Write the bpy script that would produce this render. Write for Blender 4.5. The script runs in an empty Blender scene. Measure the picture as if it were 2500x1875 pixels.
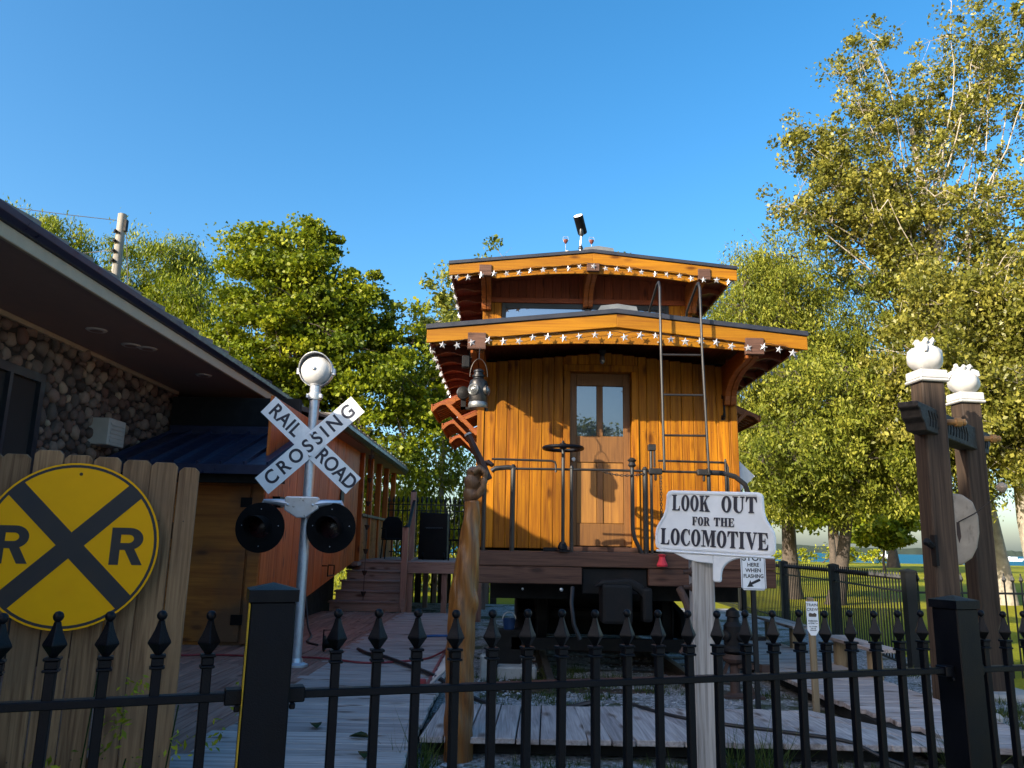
import bpy, bmesh, math, random
import numpy as np
from mathutils import Vector, Matrix, Quaternion

random.seed(7)
RNG = np.random.default_rng(7)
R = math.radians
scene = bpy.context.scene
COL = scene.collection

# ------------------------------------------------------------------ camera
EYE = 1.55
FPX = 1900.0                      # focal length in pixels of the 2500 px wide photograph
PITCH, ROLL = R(11.77), R(1.1)
fwd = Vector((0, math.cos(PITCH), math.sin(PITCH)))
up0 = Vector((0, -math.sin(PITCH), math.cos(PITCH)))
right = Vector((1, 0, 0)) * math.cos(ROLL) + up0 * math.sin(ROLL)
up = Vector((-1, 0, 0)) * math.sin(ROLL) + up0 * math.cos(ROLL)
cam_data = bpy.data.cameras.new('camera')
cam_data.sensor_width = 36.0
cam_data.lens = 36.0 * FPX / 2500.0
cam_data.clip_start = 0.05
cam_data.clip_end = 6000
cam = bpy.data.objects.new('camera', cam_data)
COL.objects.link(cam)
m3 = Matrix((right, up, -fwd)).transposed()
cam.matrix_world = Matrix.Translation((0, 0, EYE)) @ m3.to_4x4()
scene.camera = cam

# ------------------------------------------------------------------ sky, sun, exposure
SUN_EL, SUN_AZ = R(22.8), R(48.5)   # azimuth: from behind the viewer, towards the left
world = bpy.data.worlds.new('World')
scene.world = world
world.use_nodes = True
wn = world.node_tree
wn.nodes.clear()
sky = wn.nodes.new('ShaderNodeTexSky')
sky.sky_type = 'NISHITA'
sky.sun_disc = False
sky.sun_elevation = SUN_EL
sky.sun_rotation = math.pi + SUN_AZ
sky.altitude = 200
sky.air_density = 1.0
sky.dust_density = 2.9
sky.ozone_density = 2.2
bg = wn.nodes.new('ShaderNodeBackground')
bg.inputs['Strength'].default_value = 0.13
wo = wn.nodes.new('ShaderNodeOutputWorld')
hsv = wn.nodes.new('ShaderNodeHueSaturation')      # the phone's vivid blue
hsv.inputs['Hue'].default_value = 0.494
hsv.inputs['Saturation'].default_value = 1.36
wn.links.new(sky.outputs[0], hsv.inputs['Color'])
wn.links.new(hsv.outputs[0], bg.inputs[0])
wn.links.new(bg.outputs[0], wo.inputs[0])

sd = bpy.data.lights.new('sun', 'SUN')
sd.energy = 3.9
sd.angle = R(0.5)
sd.color = (1.0, 0.90, 0.74)
sun = bpy.data.objects.new('sun', sd)
COL.objects.link(sun)
to_sun = Vector((-math.sin(SUN_AZ) * math.cos(SUN_EL), -math.cos(SUN_AZ) * math.cos(SUN_EL), math.sin(SUN_EL)))
sun.rotation_euler = to_sun.to_track_quat('Z', 'Y').to_euler()
sun.location = to_sun * 60

scene.view_settings.view_transform = 'Standard'
scene.view_settings.look = 'None'
scene.view_settings.exposure = 1.32
scene.view_settings.gamma = 1.0
scene.view_settings.use_curve_mapping = False
scene.render.engine = 'CYCLES'
scene.cycles.use_denoising = True
scene.cycles.max_bounces = 6
scene.cycles.transparent_max_bounces = 8

# ------------------------------------------------------------------ materials
MATS = {}
def _mat(name):
    m = bpy.data.materials.new(name)
    m.use_nodes = True
    nt = m.node_tree
    b = nt.nodes['Principled BSDF']
    MATS[name] = m
    return m, nt, b

def N(nt, t, **kw):
    n = nt.nodes.new('ShaderNode' + t)
    for k, v in kw.items():
        if k in n.inputs:
            n.inputs[k].default_value = v
        else:
            setattr(n, k, v)
    return n

def coords(nt, scale, rnd=True):
    """object coordinates, shifted by a per-object random amount so that alike pieces differ"""
    tc = N(nt, 'TexCoord')
    mp = N(nt, 'Mapping')
    mp.inputs['Scale'].default_value = scale
    if rnd:
        oi = N(nt, 'ObjectInfo')
        mul = N(nt, 'Math', operation='MULTIPLY')
        mul.inputs[1].default_value = 37.0
        nt.links.new(oi.outputs['Random'], mul.inputs[0])
        va = N(nt, 'VectorMath', operation='ADD')
        nt.links.new(tc.outputs['Object'], va.inputs[0])
        nt.links.new(mul.outputs[0], va.inputs[1])
        nt.links.new(va.outputs[0], mp.inputs[0])
    else:
        nt.links.new(tc.outputs['Object'], mp.inputs[0])
    return mp.outputs[0]

def ramp(nt, fac, stops):
    r = N(nt, 'ValToRGB')
    e = r.color_ramp.elements
    while len(e) < len(stops):
        e.new(0.5)
    for i, (p, c) in enumerate(stops):
        e[i].position = p
        e[i].color = (*c, 1)
    nt.links.new(fac, r.inputs[0])
    return r.outputs[0]

def mixc(nt, fac, a, b, mode='MIX'):
    mx = N(nt, 'Mix', data_type='RGBA', blend_type=mode)
    if isinstance(fac, float):
        mx.inputs[0].default_value = fac
    else:
        nt.links.new(fac, mx.inputs[0])
    for s, v in ((6, a), (7, b)):
        if isinstance(v, tuple):
            mx.inputs[s].default_value = (*v, 1)
        else:
            nt.links.new(v, mx.inputs[s])
    return mx.outputs[2]

def bump(nt, b, h, strength, dist=0.01):
    bp = N(nt, 'Bump')
    bp.inputs['Strength'].default_value = strength
    bp.inputs['Distance'].default_value = dist
    nt.links.new(h, bp.inputs['Height'])
    nt.links.new(bp.outputs[0], b.inputs['Normal'])

def wood(name, light, dark, axis=2, fine=60, rough=0.6, var=0.35, knots=True, bmp=0.35, stain=None, coat=0.0, spec=0.4):
    m, nt, b = _mat(name)
    sc = [fine, fine, fine]; sc[axis] = fine / 28
    v = coords(nt, sc)
    n1 = N(nt, 'TexNoise', Scale=1.0, Detail=6.0, Roughness=0.65, Distortion=0.6)
    nt.links.new(v, n1.inputs['Vector'])
    c = ramp(nt, n1.outputs[0], [(0.32, dark), (0.62, light)])
    sc2 = [3, 3, 3]; sc2[axis] = 0.9
    v2 = coords(nt, sc2)
    n2 = N(nt, 'TexNoise', Scale=1.0, Detail=3.0)
    nt.links.new(v2, n2.inputs['Vector'])
    blot = ramp(nt, n2.outputs[0], [(0.35, (1 - var, 1 - var, 1 - var)), (0.65, (1, 1, 1))])
    c = mixc(nt, 0.9, c, blot, 'MULTIPLY')
    oi = N(nt, 'ObjectInfo')
    tone = ramp(nt, oi.outputs['Random'], [(0.0, (1 - var, 1 - var, 1 - var * 0.9)), (1.0, (1.0, 1.0, 1.0))])
    c = mixc(nt, 0.8, c, tone, 'MULTIPLY')
    if knots:
        sc3 = [6.5, 6.5, 6.5]; sc3[axis] = 2.4
        v3 = coords(nt, sc3)
        vo = N(nt, 'TexVoronoi', Scale=1.0)
        nt.links.new(v3, vo.inputs['Vector'])
        k = ramp(nt, vo.outputs['Distance'], [(0.09, (0.24, 0.17, 0.13)), (0.17, (0.66, 0.60, 0.55)), (0.25, (1, 1, 1))])
        c = mixc(nt, 0.85, c, k, 'MULTIPLY')
    if stain:
        v4 = coords(nt, (1.3, 1.3, 1.3), False)
        n4 = N(nt, 'TexNoise', Scale=1.0, Detail=4.0)
        nt.links.new(v4, n4.inputs['Vector'])
        f = ramp(nt, n4.outputs[0], [(0.48, (0, 0, 0)), (0.66, (1, 1, 1))])
        c = mixc(nt, f, c, stain)
    nt.links.new(c, b.inputs['Base Color'])
    rr = ramp(nt, n1.outputs[0], [(0.3, (rough + 0.12,) * 3), (0.7, (rough - 0.08,) * 3)])
    nt.links.new(rr, b.inputs['Roughness'])
    b.inputs['Specular IOR Level'].default_value = spec
    b.inputs['Coat Weight'].default_value = coat
    b.inputs['Coat Roughness'].default_value = 0.35
    bump(nt, b, n1.outputs[0], bmp, 0.004)
    return m

def plain(name, col, rough=0.5, metal=0.0, var=0.25, scale=8, bmp=0.08, spec=0.5, dirt=None, dirt_scale=4, fine=60):
    m, nt, b = _mat(name)
    v = coords(nt, (scale, scale, scale))
    n1 = N(nt, 'TexNoise', Scale=1.0, Detail=5.0, Roughness=0.6)
    nt.links.new(v, n1.inputs['Vector'])
    lo = tuple(x * (1 - var) for x in col); hi = tuple(min(1, x * (1 + var * 0.6)) for x in col)
    c = ramp(nt, n1.outputs[0], [(0.3, lo), (0.7, hi)])
    if dirt:
        v2 = coords(nt, (dirt_scale, dirt_scale, dirt_scale * 0.5))
        n2 = N(nt, 'TexNoise', Scale=1.0, Detail=6.0, Roughness=0.7)
        nt.links.new(v2, n2.inputs['Vector'])
        f = ramp(nt, n2.outputs[0], [(0.52, (0, 0, 0)), (0.72, (0.8, 0.8, 0.8))])
        c = mixc(nt, f, c, dirt)
    nt.links.new(c, b.inputs['Base Color'])
    rr = ramp(nt, n1.outputs[0], [(0.3, (max(0.02, rough - 0.1),) * 3), (0.7, (min(1, rough + 0.1),) * 3)])
    nt.links.new(rr, b.inputs['Roughness'])
    b.inputs['Metallic'].default_value = metal
    b.inputs['Specular IOR Level'].default_value = spec
    if bmp:
        v3 = coords(nt, (fine, fine, fine))
        n3 = N(nt, 'TexNoise', Scale=1.0, Detail=4.0)
        nt.links.new(v3, n3.inputs['Vector'])
        bump(nt, b, n3.outputs[0], bmp, 0.004)
    return m

def foliage(name, dark, mid, light, transl=0.35, rough=0.5, spec=0.25):
    m, nt, b = _mat(name)
    at = N(nt, 'Attribute', attribute_name='tint')
    c = ramp(nt, at.outputs['Fac'], [(0.0, dark), (0.5, mid), (1.0, light)])
    nt.links.new(c, b.inputs['Base Color'])
    b.inputs['Roughness'].default_value = rough
    b.inputs['Specular IOR Level'].default_value = spec
    tr = N(nt, 'BsdfTranslucent')
    nt.links.new(c, tr.inputs[0])
    mx = N(nt, 'MixShader')
    mx.inputs[0].default_value = transl
    nt.links.new(b.outputs[0], mx.inputs[1])
    nt.links.new(tr.outputs[0], mx.inputs[2])
    nt.links.new(mx.outputs[0], nt.nodes['Material Output'].inputs[0])
    return m

def window_glass(name, tint=(0.012, 0.016, 0.02), refl=0.4):
    m, nt, b = _mat(name)
    b.inputs['Base Color'].default_value = (*tint, 1)
    b.inputs['Roughness'].default_value = 0.25
    gl = N(nt, 'BsdfGlossy')
    gl.inputs['Roughness'].default_value = 0.015
    gl.inputs['Color'].default_value = (0.85, 0.92, 1, 1)
    v = coords(nt, (2.2, 2.2, 2.2))
    n = N(nt, 'TexNoise', Scale=1.0, Detail=1.0)
    nt.links.new(v, n.inputs['Vector'])
    bp = N(nt, 'Bump'); bp.inputs['Strength'].default_value = 0.03
    nt.links.new(n.outputs[0], bp.inputs['Height'])
    nt.links.new(bp.outputs[0], gl.inputs['Normal'])
    mx = N(nt, 'MixShader'); mx.inputs[0].default_value = refl
    nt.links.new(b.outputs[0], mx.inputs[1]); nt.links.new(gl.outputs[0], mx.inputs[2])
    nt.links.new(mx.outputs[0], nt.nodes['Material Output'].inputs[0])
    return m

wood('siding', (0.54, 0.208, 0.006), (0.22, 0.058, 0.003), axis=2, var=0.42, rough=0.5, spec=0.2, fine=30)
wood('fascia', (0.40, 0.168, 0.006), (0.25, 0.086, 0.004), axis=0, var=0.22, rough=0.5, spec=0.2, fine=30)
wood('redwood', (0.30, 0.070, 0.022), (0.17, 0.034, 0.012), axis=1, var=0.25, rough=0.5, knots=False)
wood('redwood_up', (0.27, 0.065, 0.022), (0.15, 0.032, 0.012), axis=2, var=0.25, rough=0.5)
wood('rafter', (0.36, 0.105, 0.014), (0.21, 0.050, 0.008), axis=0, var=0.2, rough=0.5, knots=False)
wood('door_wood', (0.22, 0.098, 0.026), (0.12, 0.050, 0.014), axis=2, var=0.12, rough=0.45, knots=False)
wood('door_panel', (0.38, 0.175, 0.036), (0.22, 0.090, 0.020), axis=2, var=0.12, rough=0.45, knots=False, fine=40)
wood('beam_wood', (0.155, 0.072, 0.044), (0.066, 0.030, 0.020), axis=0, var=0.3, rough=0.7)
wood('annex_wood', (0.72, 0.175, 0.018), (0.44, 0.088, 0.010), axis=2, var=0.25, rough=0.5, fine=26)
wood('annex_door', (0.62, 0.21, 0.032), (0.36, 0.105, 0.020), axis=0, var=0.3, rough=0.6, fine=18, stain=(0.14, 0.065, 0.03))
wood('deck_red', (0.50, 0.29, 0.22), (0.27, 0.14, 0.10), axis=1, var=0.35, rough=0.75, fine=45)
wood('stair_wood', (0.47, 0.32, 0.26), (0.29, 0.18, 0.145), axis=0, var=0.25, rough=0.75)
wood('post_wood', (0.45, 0.27, 0.21), (0.28, 0.16, 0.12), axis=2, var=0.2, rough=0.7)
wood('grey_x', (0.58, 0.50, 0.46), (0.30, 0.255, 0.24), axis=0, var=0.28, rough=0.85, fine=45)
wood('grey_y', (0.58, 0.50, 0.46), (0.29, 0.245, 0.23), axis=1, var=0.28, rough=0.85, fine=45)
wood('grey_z', (0.62, 0.57, 0.52), (0.24, 0.215, 0.195), axis=2, var=0.15, rough=0.85, fine=42, knots=False, bmp=0.6)
wood('stake_wood', (0.36, 0.27, 0.16), (0.22, 0.16, 0.09), axis=2, var=0.2, rough=0.8)
wood('fence_wood', (0.43, 0.235, 0.11), (0.16, 0.078, 0.036), axis=2, var=0.32, rough=0.8, fine=45, stain=(0.17, 0.10, 0.055))
wood('timber', (0.085, 0.054, 0.034), (0.026, 0.017, 0.012), axis=2, var=0.25, rough=0.75, fine=30, knots=False, bmp=0.6)
wood('timber_y', (0.050, 0.038, 0.030), (0.018, 0.014, 0.012), axis=1, var=0.25, rough=0.75, fine=30, knots=False, bmp=0.6)
wood('log', (0.46, 0.185, 0.036), (0.17, 0.055, 0.014), axis=2, var=0.35, rough=0.42, fine=26, coat=0.25, bmp=1.0)
wood('hand_wood', (0.30, 0.15, 0.06), (0.12, 0.055, 0.024), axis=2, var=0.35, rough=0.5, fine=34, coat=0.15, bmp=1.0)
wood('bar_wood', (0.085, 0.034, 0.016), (0.035, 0.014, 0.008), axis=2, var=0.2, rough=0.5)
wood('peg_wood', (0.48, 0.26, 0.09), (0.27, 0.13, 0.04), axis=0, var=0.2, rough=0.5)
wood('pole_wood', (0.40, 0.37, 0.33), (0.19, 0.175, 0.155), axis=2, var=0.2, rough=0.85, fine=18)

plain('iron', (0.0022, 0.0026, 0.0050), rough=0.44, var=0.3, bmp=0.3, fine=260, spec=0.2, dirt=(0.006, 0.006, 0.007), dirt_scale=9)
plain('iron_far', (0.003, 0.003, 0.0035), rough=0.6, var=0.3, bmp=0)
plain('rail_iron', (0.020, 0.018, 0.017), rough=0.4, var=0.3, bmp=0.15, fine=150)
plain('cast_iron', (0.008, 0.008, 0.009), spec=0.25, rough=0.65, var=0.5, bmp=0.4, fine=50, dirt=(0.022, 0.013, 0.010))
plain('rusty', (0.055, 0.032, 0.026), rough=0.75, var=0.5, bmp=0.4, fine=60, dirt=(0.12, 0.05, 0.02))
plain('rail_steel', (0.11, 0.085, 0.07), rough=0.55, metal=0.6, var=0.4, bmp=0.2)
plain('galvanised', (0.58, 0.61, 0.66), rough=0.42, metal=0.75, var=0.12, scale=30, bmp=0.06, fine=150)
plain('cast_silver', (0.62, 0.63, 0.65), rough=0.35, metal=0.55, var=0.12, scale=20, bmp=0.05)
plain('bell_paint', (0.62, 0.60, 0.57), rough=0.35, var=0.08, bmp=0.03)
plain('sign_white', (0.86, 0.88, 0.90), rough=0.4, var=0.06, bmp=0.03, dirt=(0.66, 0.68, 0.69), dirt_scale=5)
plain('cast_white', (0.86, 0.88, 0.90), rough=0.5, var=0.07, bmp=0.12, fine=120, dirt=(0.66, 0.68, 0.70))
plain('letter_black', (0.012, 0.012, 0.016), rough=0.5, var=0.2, bmp=0.05)
plain('letter_navy', (0.020, 0.022, 0.040), rough=0.5, var=0.2, bmp=0.05)
plain('sign_yellow', (1.0, 0.43, 0.001), rough=0.45, var=0.05, bmp=0.0, spec=0.15, dirt=(0.92, 0.33, 0.002), dirt_scale=1.2)
plain('disc_black', (0.0015, 0.0015, 0.002), rough=0.75, var=0.2, bmp=0.03, spec=0.2)
plain('red_lens', (0.018, 0.001, 0.002), rough=0.3, var=0.2, bmp=0)
plain('red_cloth', (0.68, 0.035, 0.055), rough=0.7, var=0.15, bmp=0.1)
plain('white_paint', (0.50, 0.49, 0.47), rough=0.55, var=0.08, bmp=0.35, fine=26, dirt=(0.42, 0.41, 0.39), dirt_scale=9)
plain('slab_white', (0.40, 0.325, 0.255), rough=0.8, var=0.2, bmp=0.35, fine=24, dirt=(0.12, 0.09, 0.07), dirt_scale=12)
plain('star_tin', (0.52, 0.52, 0.54), rough=0.35, metal=0.35, var=0.1, bmp=0)
plain('wire', (0.03, 0.02, 0.015), rough=0.6, bmp=0)
plain('roof_edge', (0.020, 0.022, 0.032), rough=0.5, var=0.2, bmp=0.1)
plain('seam_metal', (0.040, 0.048, 0.095), rough=0.38, metal=0.5, var=0.2, bmp=0.03)
plain('gutter', (0.030, 0.036, 0.075), rough=0.35, metal=0.2, var=0.2, bmp=0.02)
plain('cream_trim', (0.44, 0.35, 0.24), rough=0.6, var=0.12, bmp=0.05)
plain('soffit', (0.30, 0.20, 0.165), rough=0.75, var=0.12, bmp=0.05)
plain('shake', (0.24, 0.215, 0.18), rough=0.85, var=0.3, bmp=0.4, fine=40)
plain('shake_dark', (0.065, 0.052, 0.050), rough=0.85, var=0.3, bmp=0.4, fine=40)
plain('mortar', (0.030, 0.023, 0.021), rough=0.9, var=0.3, bmp=0.6, fine=40)
plain('beige_metal', (0.50, 0.46, 0.40), rough=0.5, var=0.1, bmp=0.03)
plain('dark_void', (0.006, 0.006, 0.006), rough=0.9, var=0.2, bmp=0)  # near-black colour put where hollows, gaps and undersides lie in shade
plain('window_frame', (0.022, 0.026, 0.034), rough=0.4, var=0.15, bmp=0)
plain('lamp_trim', (0.55, 0.50, 0.46), rough=0.4, var=0.1, bmp=0)
plain('lantern_metal', (0.030, 0.030, 0.032), rough=0.42, metal=0.7, var=0.5, bmp=0.25, fine=60, dirt=(0.13, 0.11, 0.09))
plain('lantern_base', (0.26, 0.26, 0.25), rough=0.35, metal=0.7, var=0.3, bmp=0.2)
plain('aluminium', (0.62, 0.62, 0.63), rough=0.4, metal=0.7, var=0.2, bmp=0.05)
plain('hose_red', (0.26, 0.025, 0.030), rough=0.5, bmp=0)
plain('hose_blue', (0.030, 0.14, 0.42), rough=0.5, bmp=0)
plain('bucket_blue', (0.012, 0.05, 0.17), rough=0.4, bmp=0)
plain('hose_black', (0.012, 0.012, 0.014), rough=0.5, bmp=0)
plain('plastic_black', (0.003, 0.003, 0.004), spec=0.2, rough=0.6, bmp=0.1)
plain('plastic_reflection_yellow', (0.65, 0.42, 0.02), rough=0.5, bmp=0)
plain('lens_glass', (0.22, 0.22, 0.21), rough=0.15, metal=0.5, var=0.3, bmp=0)
plain('bark_dark', (0.085, 0.066, 0.052), rough=0.9, var=0.45, scale=4, bmp=0.9, fine=18)
plain('bark_pale', (0.40, 0.35, 0.28), rough=0.85, var=0.35, scale=5, bmp=0.7, fine=18)
plain('brick_plain', (0.26, 0.11, 0.075), rough=0.85, var=0.3, bmp=0.3, fine=12)
plain('sail_white', (0.80, 0.80, 0.80), rough=0.4, var=0.05, bmp=0)
plain('concrete', (0.34, 0.33, 0.31), rough=0.9, var=0.2, bmp=0.5, fine=30)
plain('pavement_slabs', (0.42, 0.39, 0.36), rough=0.9, var=0.12, scale=1.5, bmp=0.3, fine=30)
plain('pebble_stuff', (0.42, 0.42, 0.43), rough=0.85, var=0.5, scale=14, bmp=0.2)
plain('far_hill', (0.022, 0.036, 0.026), rough=0.95, var=0.45, scale=0.02, bmp=0)
plain('plastic_white', (0.75, 0.75, 0.75), rough=0.5, var=0.1, bmp=0.05)
plain('wine', (0.16, 0.045, 0.035), rough=0.4, var=0.1, bmp=0)
window_glass('door_glass', refl=0.17)
window_glass('cupola_glass', refl=0.34)
plain('vent_grey', (0.13, 0.14, 0.15), rough=0.6, var=0.2, bmp=0.05)

foliage('maple_leaf', (0.036, 0.066, 0.005), (0.155, 0.200, 0.008), (0.36, 0.36, 0.014))
foliage('willow_leaf', (0.055, 0.078, 0.010), (0.175, 0.20, 0.020), (0.42, 0.40, 0.055))
foliage('poplar_leaf', (0.055, 0.070, 0.012), (0.185, 0.185, 0.024), (0.46, 0.41, 0.08), rough=0.4, spec=0.4)
foliage('birch_leaf', (0.06, 0.085, 0.014), (0.18, 0.21, 0.030), (0.45, 0.43, 0.07))
foliage('shrub_leaf', (0.06, 0.09, 0.008), (0.22, 0.25, 0.012), (0.50, 0.48, 0.020))
foliage('grass_blade', (0.020, 0.040, 0.008), (0.050, 0.085, 0.014), (0.13, 0.15, 0.035))

def stone_material():
    m, nt, b = _mat('fieldstone')
    oi = N(nt, 'ObjectInfo')
    c = ramp(nt, oi.outputs['Random'], [(0.0, (0.050, 0.036, 0.030)), (0.25, (0.19, 0.115, 0.088)), (0.45, (0.11, 0.088, 0.075)),
                                        (0.65, (0.30, 0.215, 0.165)), (0.8, (0.16, 0.080, 0.062)), (1.0, (0.44, 0.34, 0.24))])
    v = coords(nt, (14, 14, 14))
    n = N(nt, 'TexNoise', Scale=1.0, Detail=5.0)
    nt.links.new(v, n.inputs['Vector'])
    s = ramp(nt, n.outputs[0], [(0.3, (0.55, 0.55, 0.55)), (0.7, (1.1, 1.1, 1.1))])
    c = mixc(nt, 0.8, c, s, 'MULTIPLY')
    nt.links.new(c, b.inputs['Base Color'])
    b.inputs['Roughness'].default_value = 0.8
    bump(nt, b, n.outputs[0], 0.4, 0.02)
stone_material()

def ground_material():
    m, nt, b = _mat('gravel_ground')
    v = coords(nt, (1, 1, 1), False)
    vo = N(nt, 'TexVoronoi', Scale=46.0); nt.links.new(v, vo.inputs['Vector'])
    c = ramp(nt, vo.outputs['Color'], [(0.1, (0.13, 0.125, 0.13)), (0.5, (0.27, 0.265, 0.27)), (0.9, (0.50, 0.49, 0.48))])
    n = N(nt, 'TexNoise', Scale=2.0, Detail=6.0, Roughness=0.7); nt.links.new(v, n.inputs['Vector'])
    f = ramp(nt, n.outputs[0], [(0.50, (0, 0, 0)), (0.60, (1, 1, 1))])
    n2 = N(nt, 'TexNoise', Scale=60.0, Detail=3.0); nt.links.new(v, n2.inputs['Vector'])
    g = ramp(nt, n2.outputs[0], [(0.3, (0.020, 0.030, 0.010)), (0.7, (0.060, 0.070, 0.022))])
    c = mixc(nt, f, c, g)
    nt.links.new(c, b.inputs['Base Color'])
    b.inputs['Roughness'].default_value = 0.9
    bump(nt, b, vo.outputs['Distance'], 0.8, 0.02)
    m, nt, b = _mat('lawn_grass')
    v = coords(nt, (1, 1, 1), False)
    n = N(nt, 'TexNoise', Scale=0.12, Detail=5.0); nt.links.new(v, n.inputs['Vector'])
    c = ramp(nt, n.outputs[0], [(0.3, (0.19, 0.20, 0.010)), (0.7, (0.34, 0.31, 0.015))])
    n2 = N(nt, 'TexNoise', Scale=25.0, Detail=4.0); nt.links.new(v, n2.inputs['Vector'])
    s = ramp(nt, n2.outputs[0], [(0.3, (0.6, 0.6, 0.6)), (0.7, (1.1, 1.1, 1.1))])
    c = mixc(nt, 0.9, c, s, 'MULTIPLY')
    nt.links.new(c, b.inputs['Base Color']); b.inputs['Roughness'].default_value = 0.9
    b.inputs['Specular IOR Level'].default_value = 0.1
    bump(nt, b, n2.outputs[0], 0.6, 0.05)
    m, nt, b = _mat('lake_water')
    b.inputs['Base Color'].default_value = (0.010, 0.105, 0.165, 1)
    b.inputs['Roughness'].default_value = 0.6
    b.inputs['Specular IOR Level'].default_value = 0.12
    v = coords(nt, (0.4, 0.16, 1), False)
    n = N(nt, 'TexNoise', Scale=1.0, Detail=6.0, Roughness=0.65); nt.links.new(v, n.inputs['Vector'])
    bump(nt, b, n.outputs[0], 1.0, 0.6)
ground_material()

# ------------------------------------------------------------------ mesh helpers
class MB:
    """collects faces of ONE object"""
    def __init__(s):
        s.v = []; s.f = []
    def add(s, vs, fs, M=None):
        o = len(s.v)
        for p in vs:
            p = Vector(p)
            s.v.append(tuple(M @ p) if M is not None else tuple(p))
        s.f += [tuple(i + o for i in f) for f in fs]
        return s
    def box(s, lo, hi, M=None):
        x0, y0, z0 = lo; x1, y1, z1 = hi
        return s.add([(x0, y0, z0), (x1, y0, z0), (x1, y1, z0), (x0, y1, z0), (x0, y0, z1), (x1, y0, z1), (x1, y1, z1), (x0, y1, z1)],
                     [(0, 3, 2, 1), (4, 5, 6, 7), (0, 1, 5, 4), (1, 2, 6, 5), (2, 3, 7, 6), (3, 0, 4, 7)], M)
    def bar(s, a, b, w, h, upv=(0, 0, 1)):
        a = Vector(a); b = Vector(b); d = (b - a)
        y = d.normalized(); u = Vector(upv)
        x = y.cross(u)
        if x.length < 1e-4:
            x = y.cross(Vector((1, 0, 0)))
        x.normalize(); z = x.cross(y)
        M = Matrix((x, y, z)).transposed().to_4x4(); M.translation = a
        return s.box((-w / 2, 0, -h / 2), (w / 2, d.length, h / 2), M)
    def prism(s, poly, depth, M=None):
        """poly in local XZ, extruded along +Y by depth"""
        n = len(poly)
        vs = [(x, 0, z) for x, z in poly] + [(x, depth, z) for x, z in poly]
        fs = [tuple(range(n)), tuple(reversed(range(n, 2 * n)))]
        fs += [(i, i + n, (i + 1) % n + n, (i + 1) % n) for i in range(n)]
        return s.add(vs, fs, M)
    def tube(s, pts, rad, n=8, cap=True, closed=False):
        pts = [Vector(p) for p in pts]
        if not hasattr(rad, '__len__'):
            rad = [rad] * len(pts)
        o = len(s.v); m = len(pts)
        prev = None
        for i, p in enumerate(pts):
            if closed:
                t = (pts[(i + 1) % m] - pts[i - 1]).normalized()
            else:
                t = (pts[min(i + 1, m - 1)] - pts[max(i - 1, 0)]).normalized()
            if prev is None:
                x = t.cross(Vector((0, 0, 1)))
                if x.length < 1e-3:
                    x = t.cross(Vector((0, 1, 0)))
            else:
                x = prev - t * prev.dot(t)
            x.normalize(); prev = x
            y = t.cross(x)
            for k in range(n):
                a = 2 * math.pi * k / n
                s.v.append(tuple(p + (x * math.cos(a) + y * math.sin(a)) * rad[i]))
        for i in range(m if closed else m - 1):
            i2 = (i + 1) % m
            for k in range(n):
                k2 = (k + 1) % n
                s.f.append((o + i * n + k, o + i * n + k2, o + i2 * n + k2, o + i2 * n + k))
        if cap and not closed:
            s.f.append(tuple(o + k for k in reversed(range(n))))
            s.f.append(tuple(o + (m - 1) * n + k for k in range(n)))
        return s
    def lathe(s, prof, n=16, M=None, rot=0.0):
        """prof: list of (r, z); spun about local Z"""
        vs = []; fs = []
        m = len(prof)
        for r, z in prof:
            for k in range(n):
                a = 2 * math.pi * k / n + rot
                vs.append((r * math.cos(a), r * math.sin(a), z))
        for i in range(m - 1):
            for k in range(n):
                k2 = (k + 1) % n
                fs.append((i * n + k, i * n + k2, (i + 1) * n + k2, (i + 1) * n + k))
        if prof[0][0] > 1e-5:
            fs.append(tuple(reversed(range(n))))
        if prof[-1][0] > 1e-5:
            fs.append(tuple((m - 1) * n + k for k in range(n)))
        return s.add(vs, fs, M)
    def mesh(s, name, mat, smooth=False, bevel=0.0, seg=1, merge=False):
        me = bpy.data.meshes.new(name)
        me.from_pydata(s.v, [], s.f)
        if bevel or merge:
            bm = bmesh.new(); bm.from_mesh(me)
            bmesh.ops.remove_doubles(bm, verts=bm.verts, dist=1e-5)
            if bevel:
                es = [e for e in bm.edges if len(e.link_faces) == 2 and e.calc_face_angle(0) > 0.5]
                bmesh.ops.bevel(bm, geom=es, offset=bevel, segments=seg, affect='EDGES', profile=0.6)
            bmesh.ops.recalc_face_normals(bm, faces=bm.faces)
            bm.to_mesh(me); bm.free()
        me.update()
        if mat:
            me.materials.append(MATS[mat])
        if smooth:
            me.polygons.foreach_set('use_smooth', [True] * len(me.polygons))
            try:
                me.set_sharp_from_angle(angle=R(smooth if smooth > 1 else 40))
            except Exception:
                pass
        return me

def world_loc(o):
    p = Vector((0, 0, 0))
    while o is not None:
        p += o.location; o = o.parent
    return p

def tag(o, label=None, cat=None, group=None, kind=None):
    if label: o['label'] = label
    if cat: o['category'] = cat
    if group: o['group'] = group
    if kind: o['kind'] = kind
    return o

def thing(name, label, cat, loc=(0, 0, 0), rz=0.0, group=None):
    o = bpy.data.objects.new(name, None)
    o.empty_display_size = 0.1
    COL.objects.link(o)
    o.location = loc; o.rotation_euler = (0, 0, rz)
    return tag(o, label, cat, group)

def put(name, me, parent=None, loc=(0, 0, 0), rot=None, scale=None, label=None):
    """link a mesh; loc is in the parent's space"""
    o = bpy.data.objects.new(name, me)
    COL.objects.link(o)
    o.parent = parent
    o.location = loc
    if rot is not None: o.rotation_euler = rot
    if scale is not None: o.scale = scale
    if label: o['label'] = label
    return o

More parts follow.
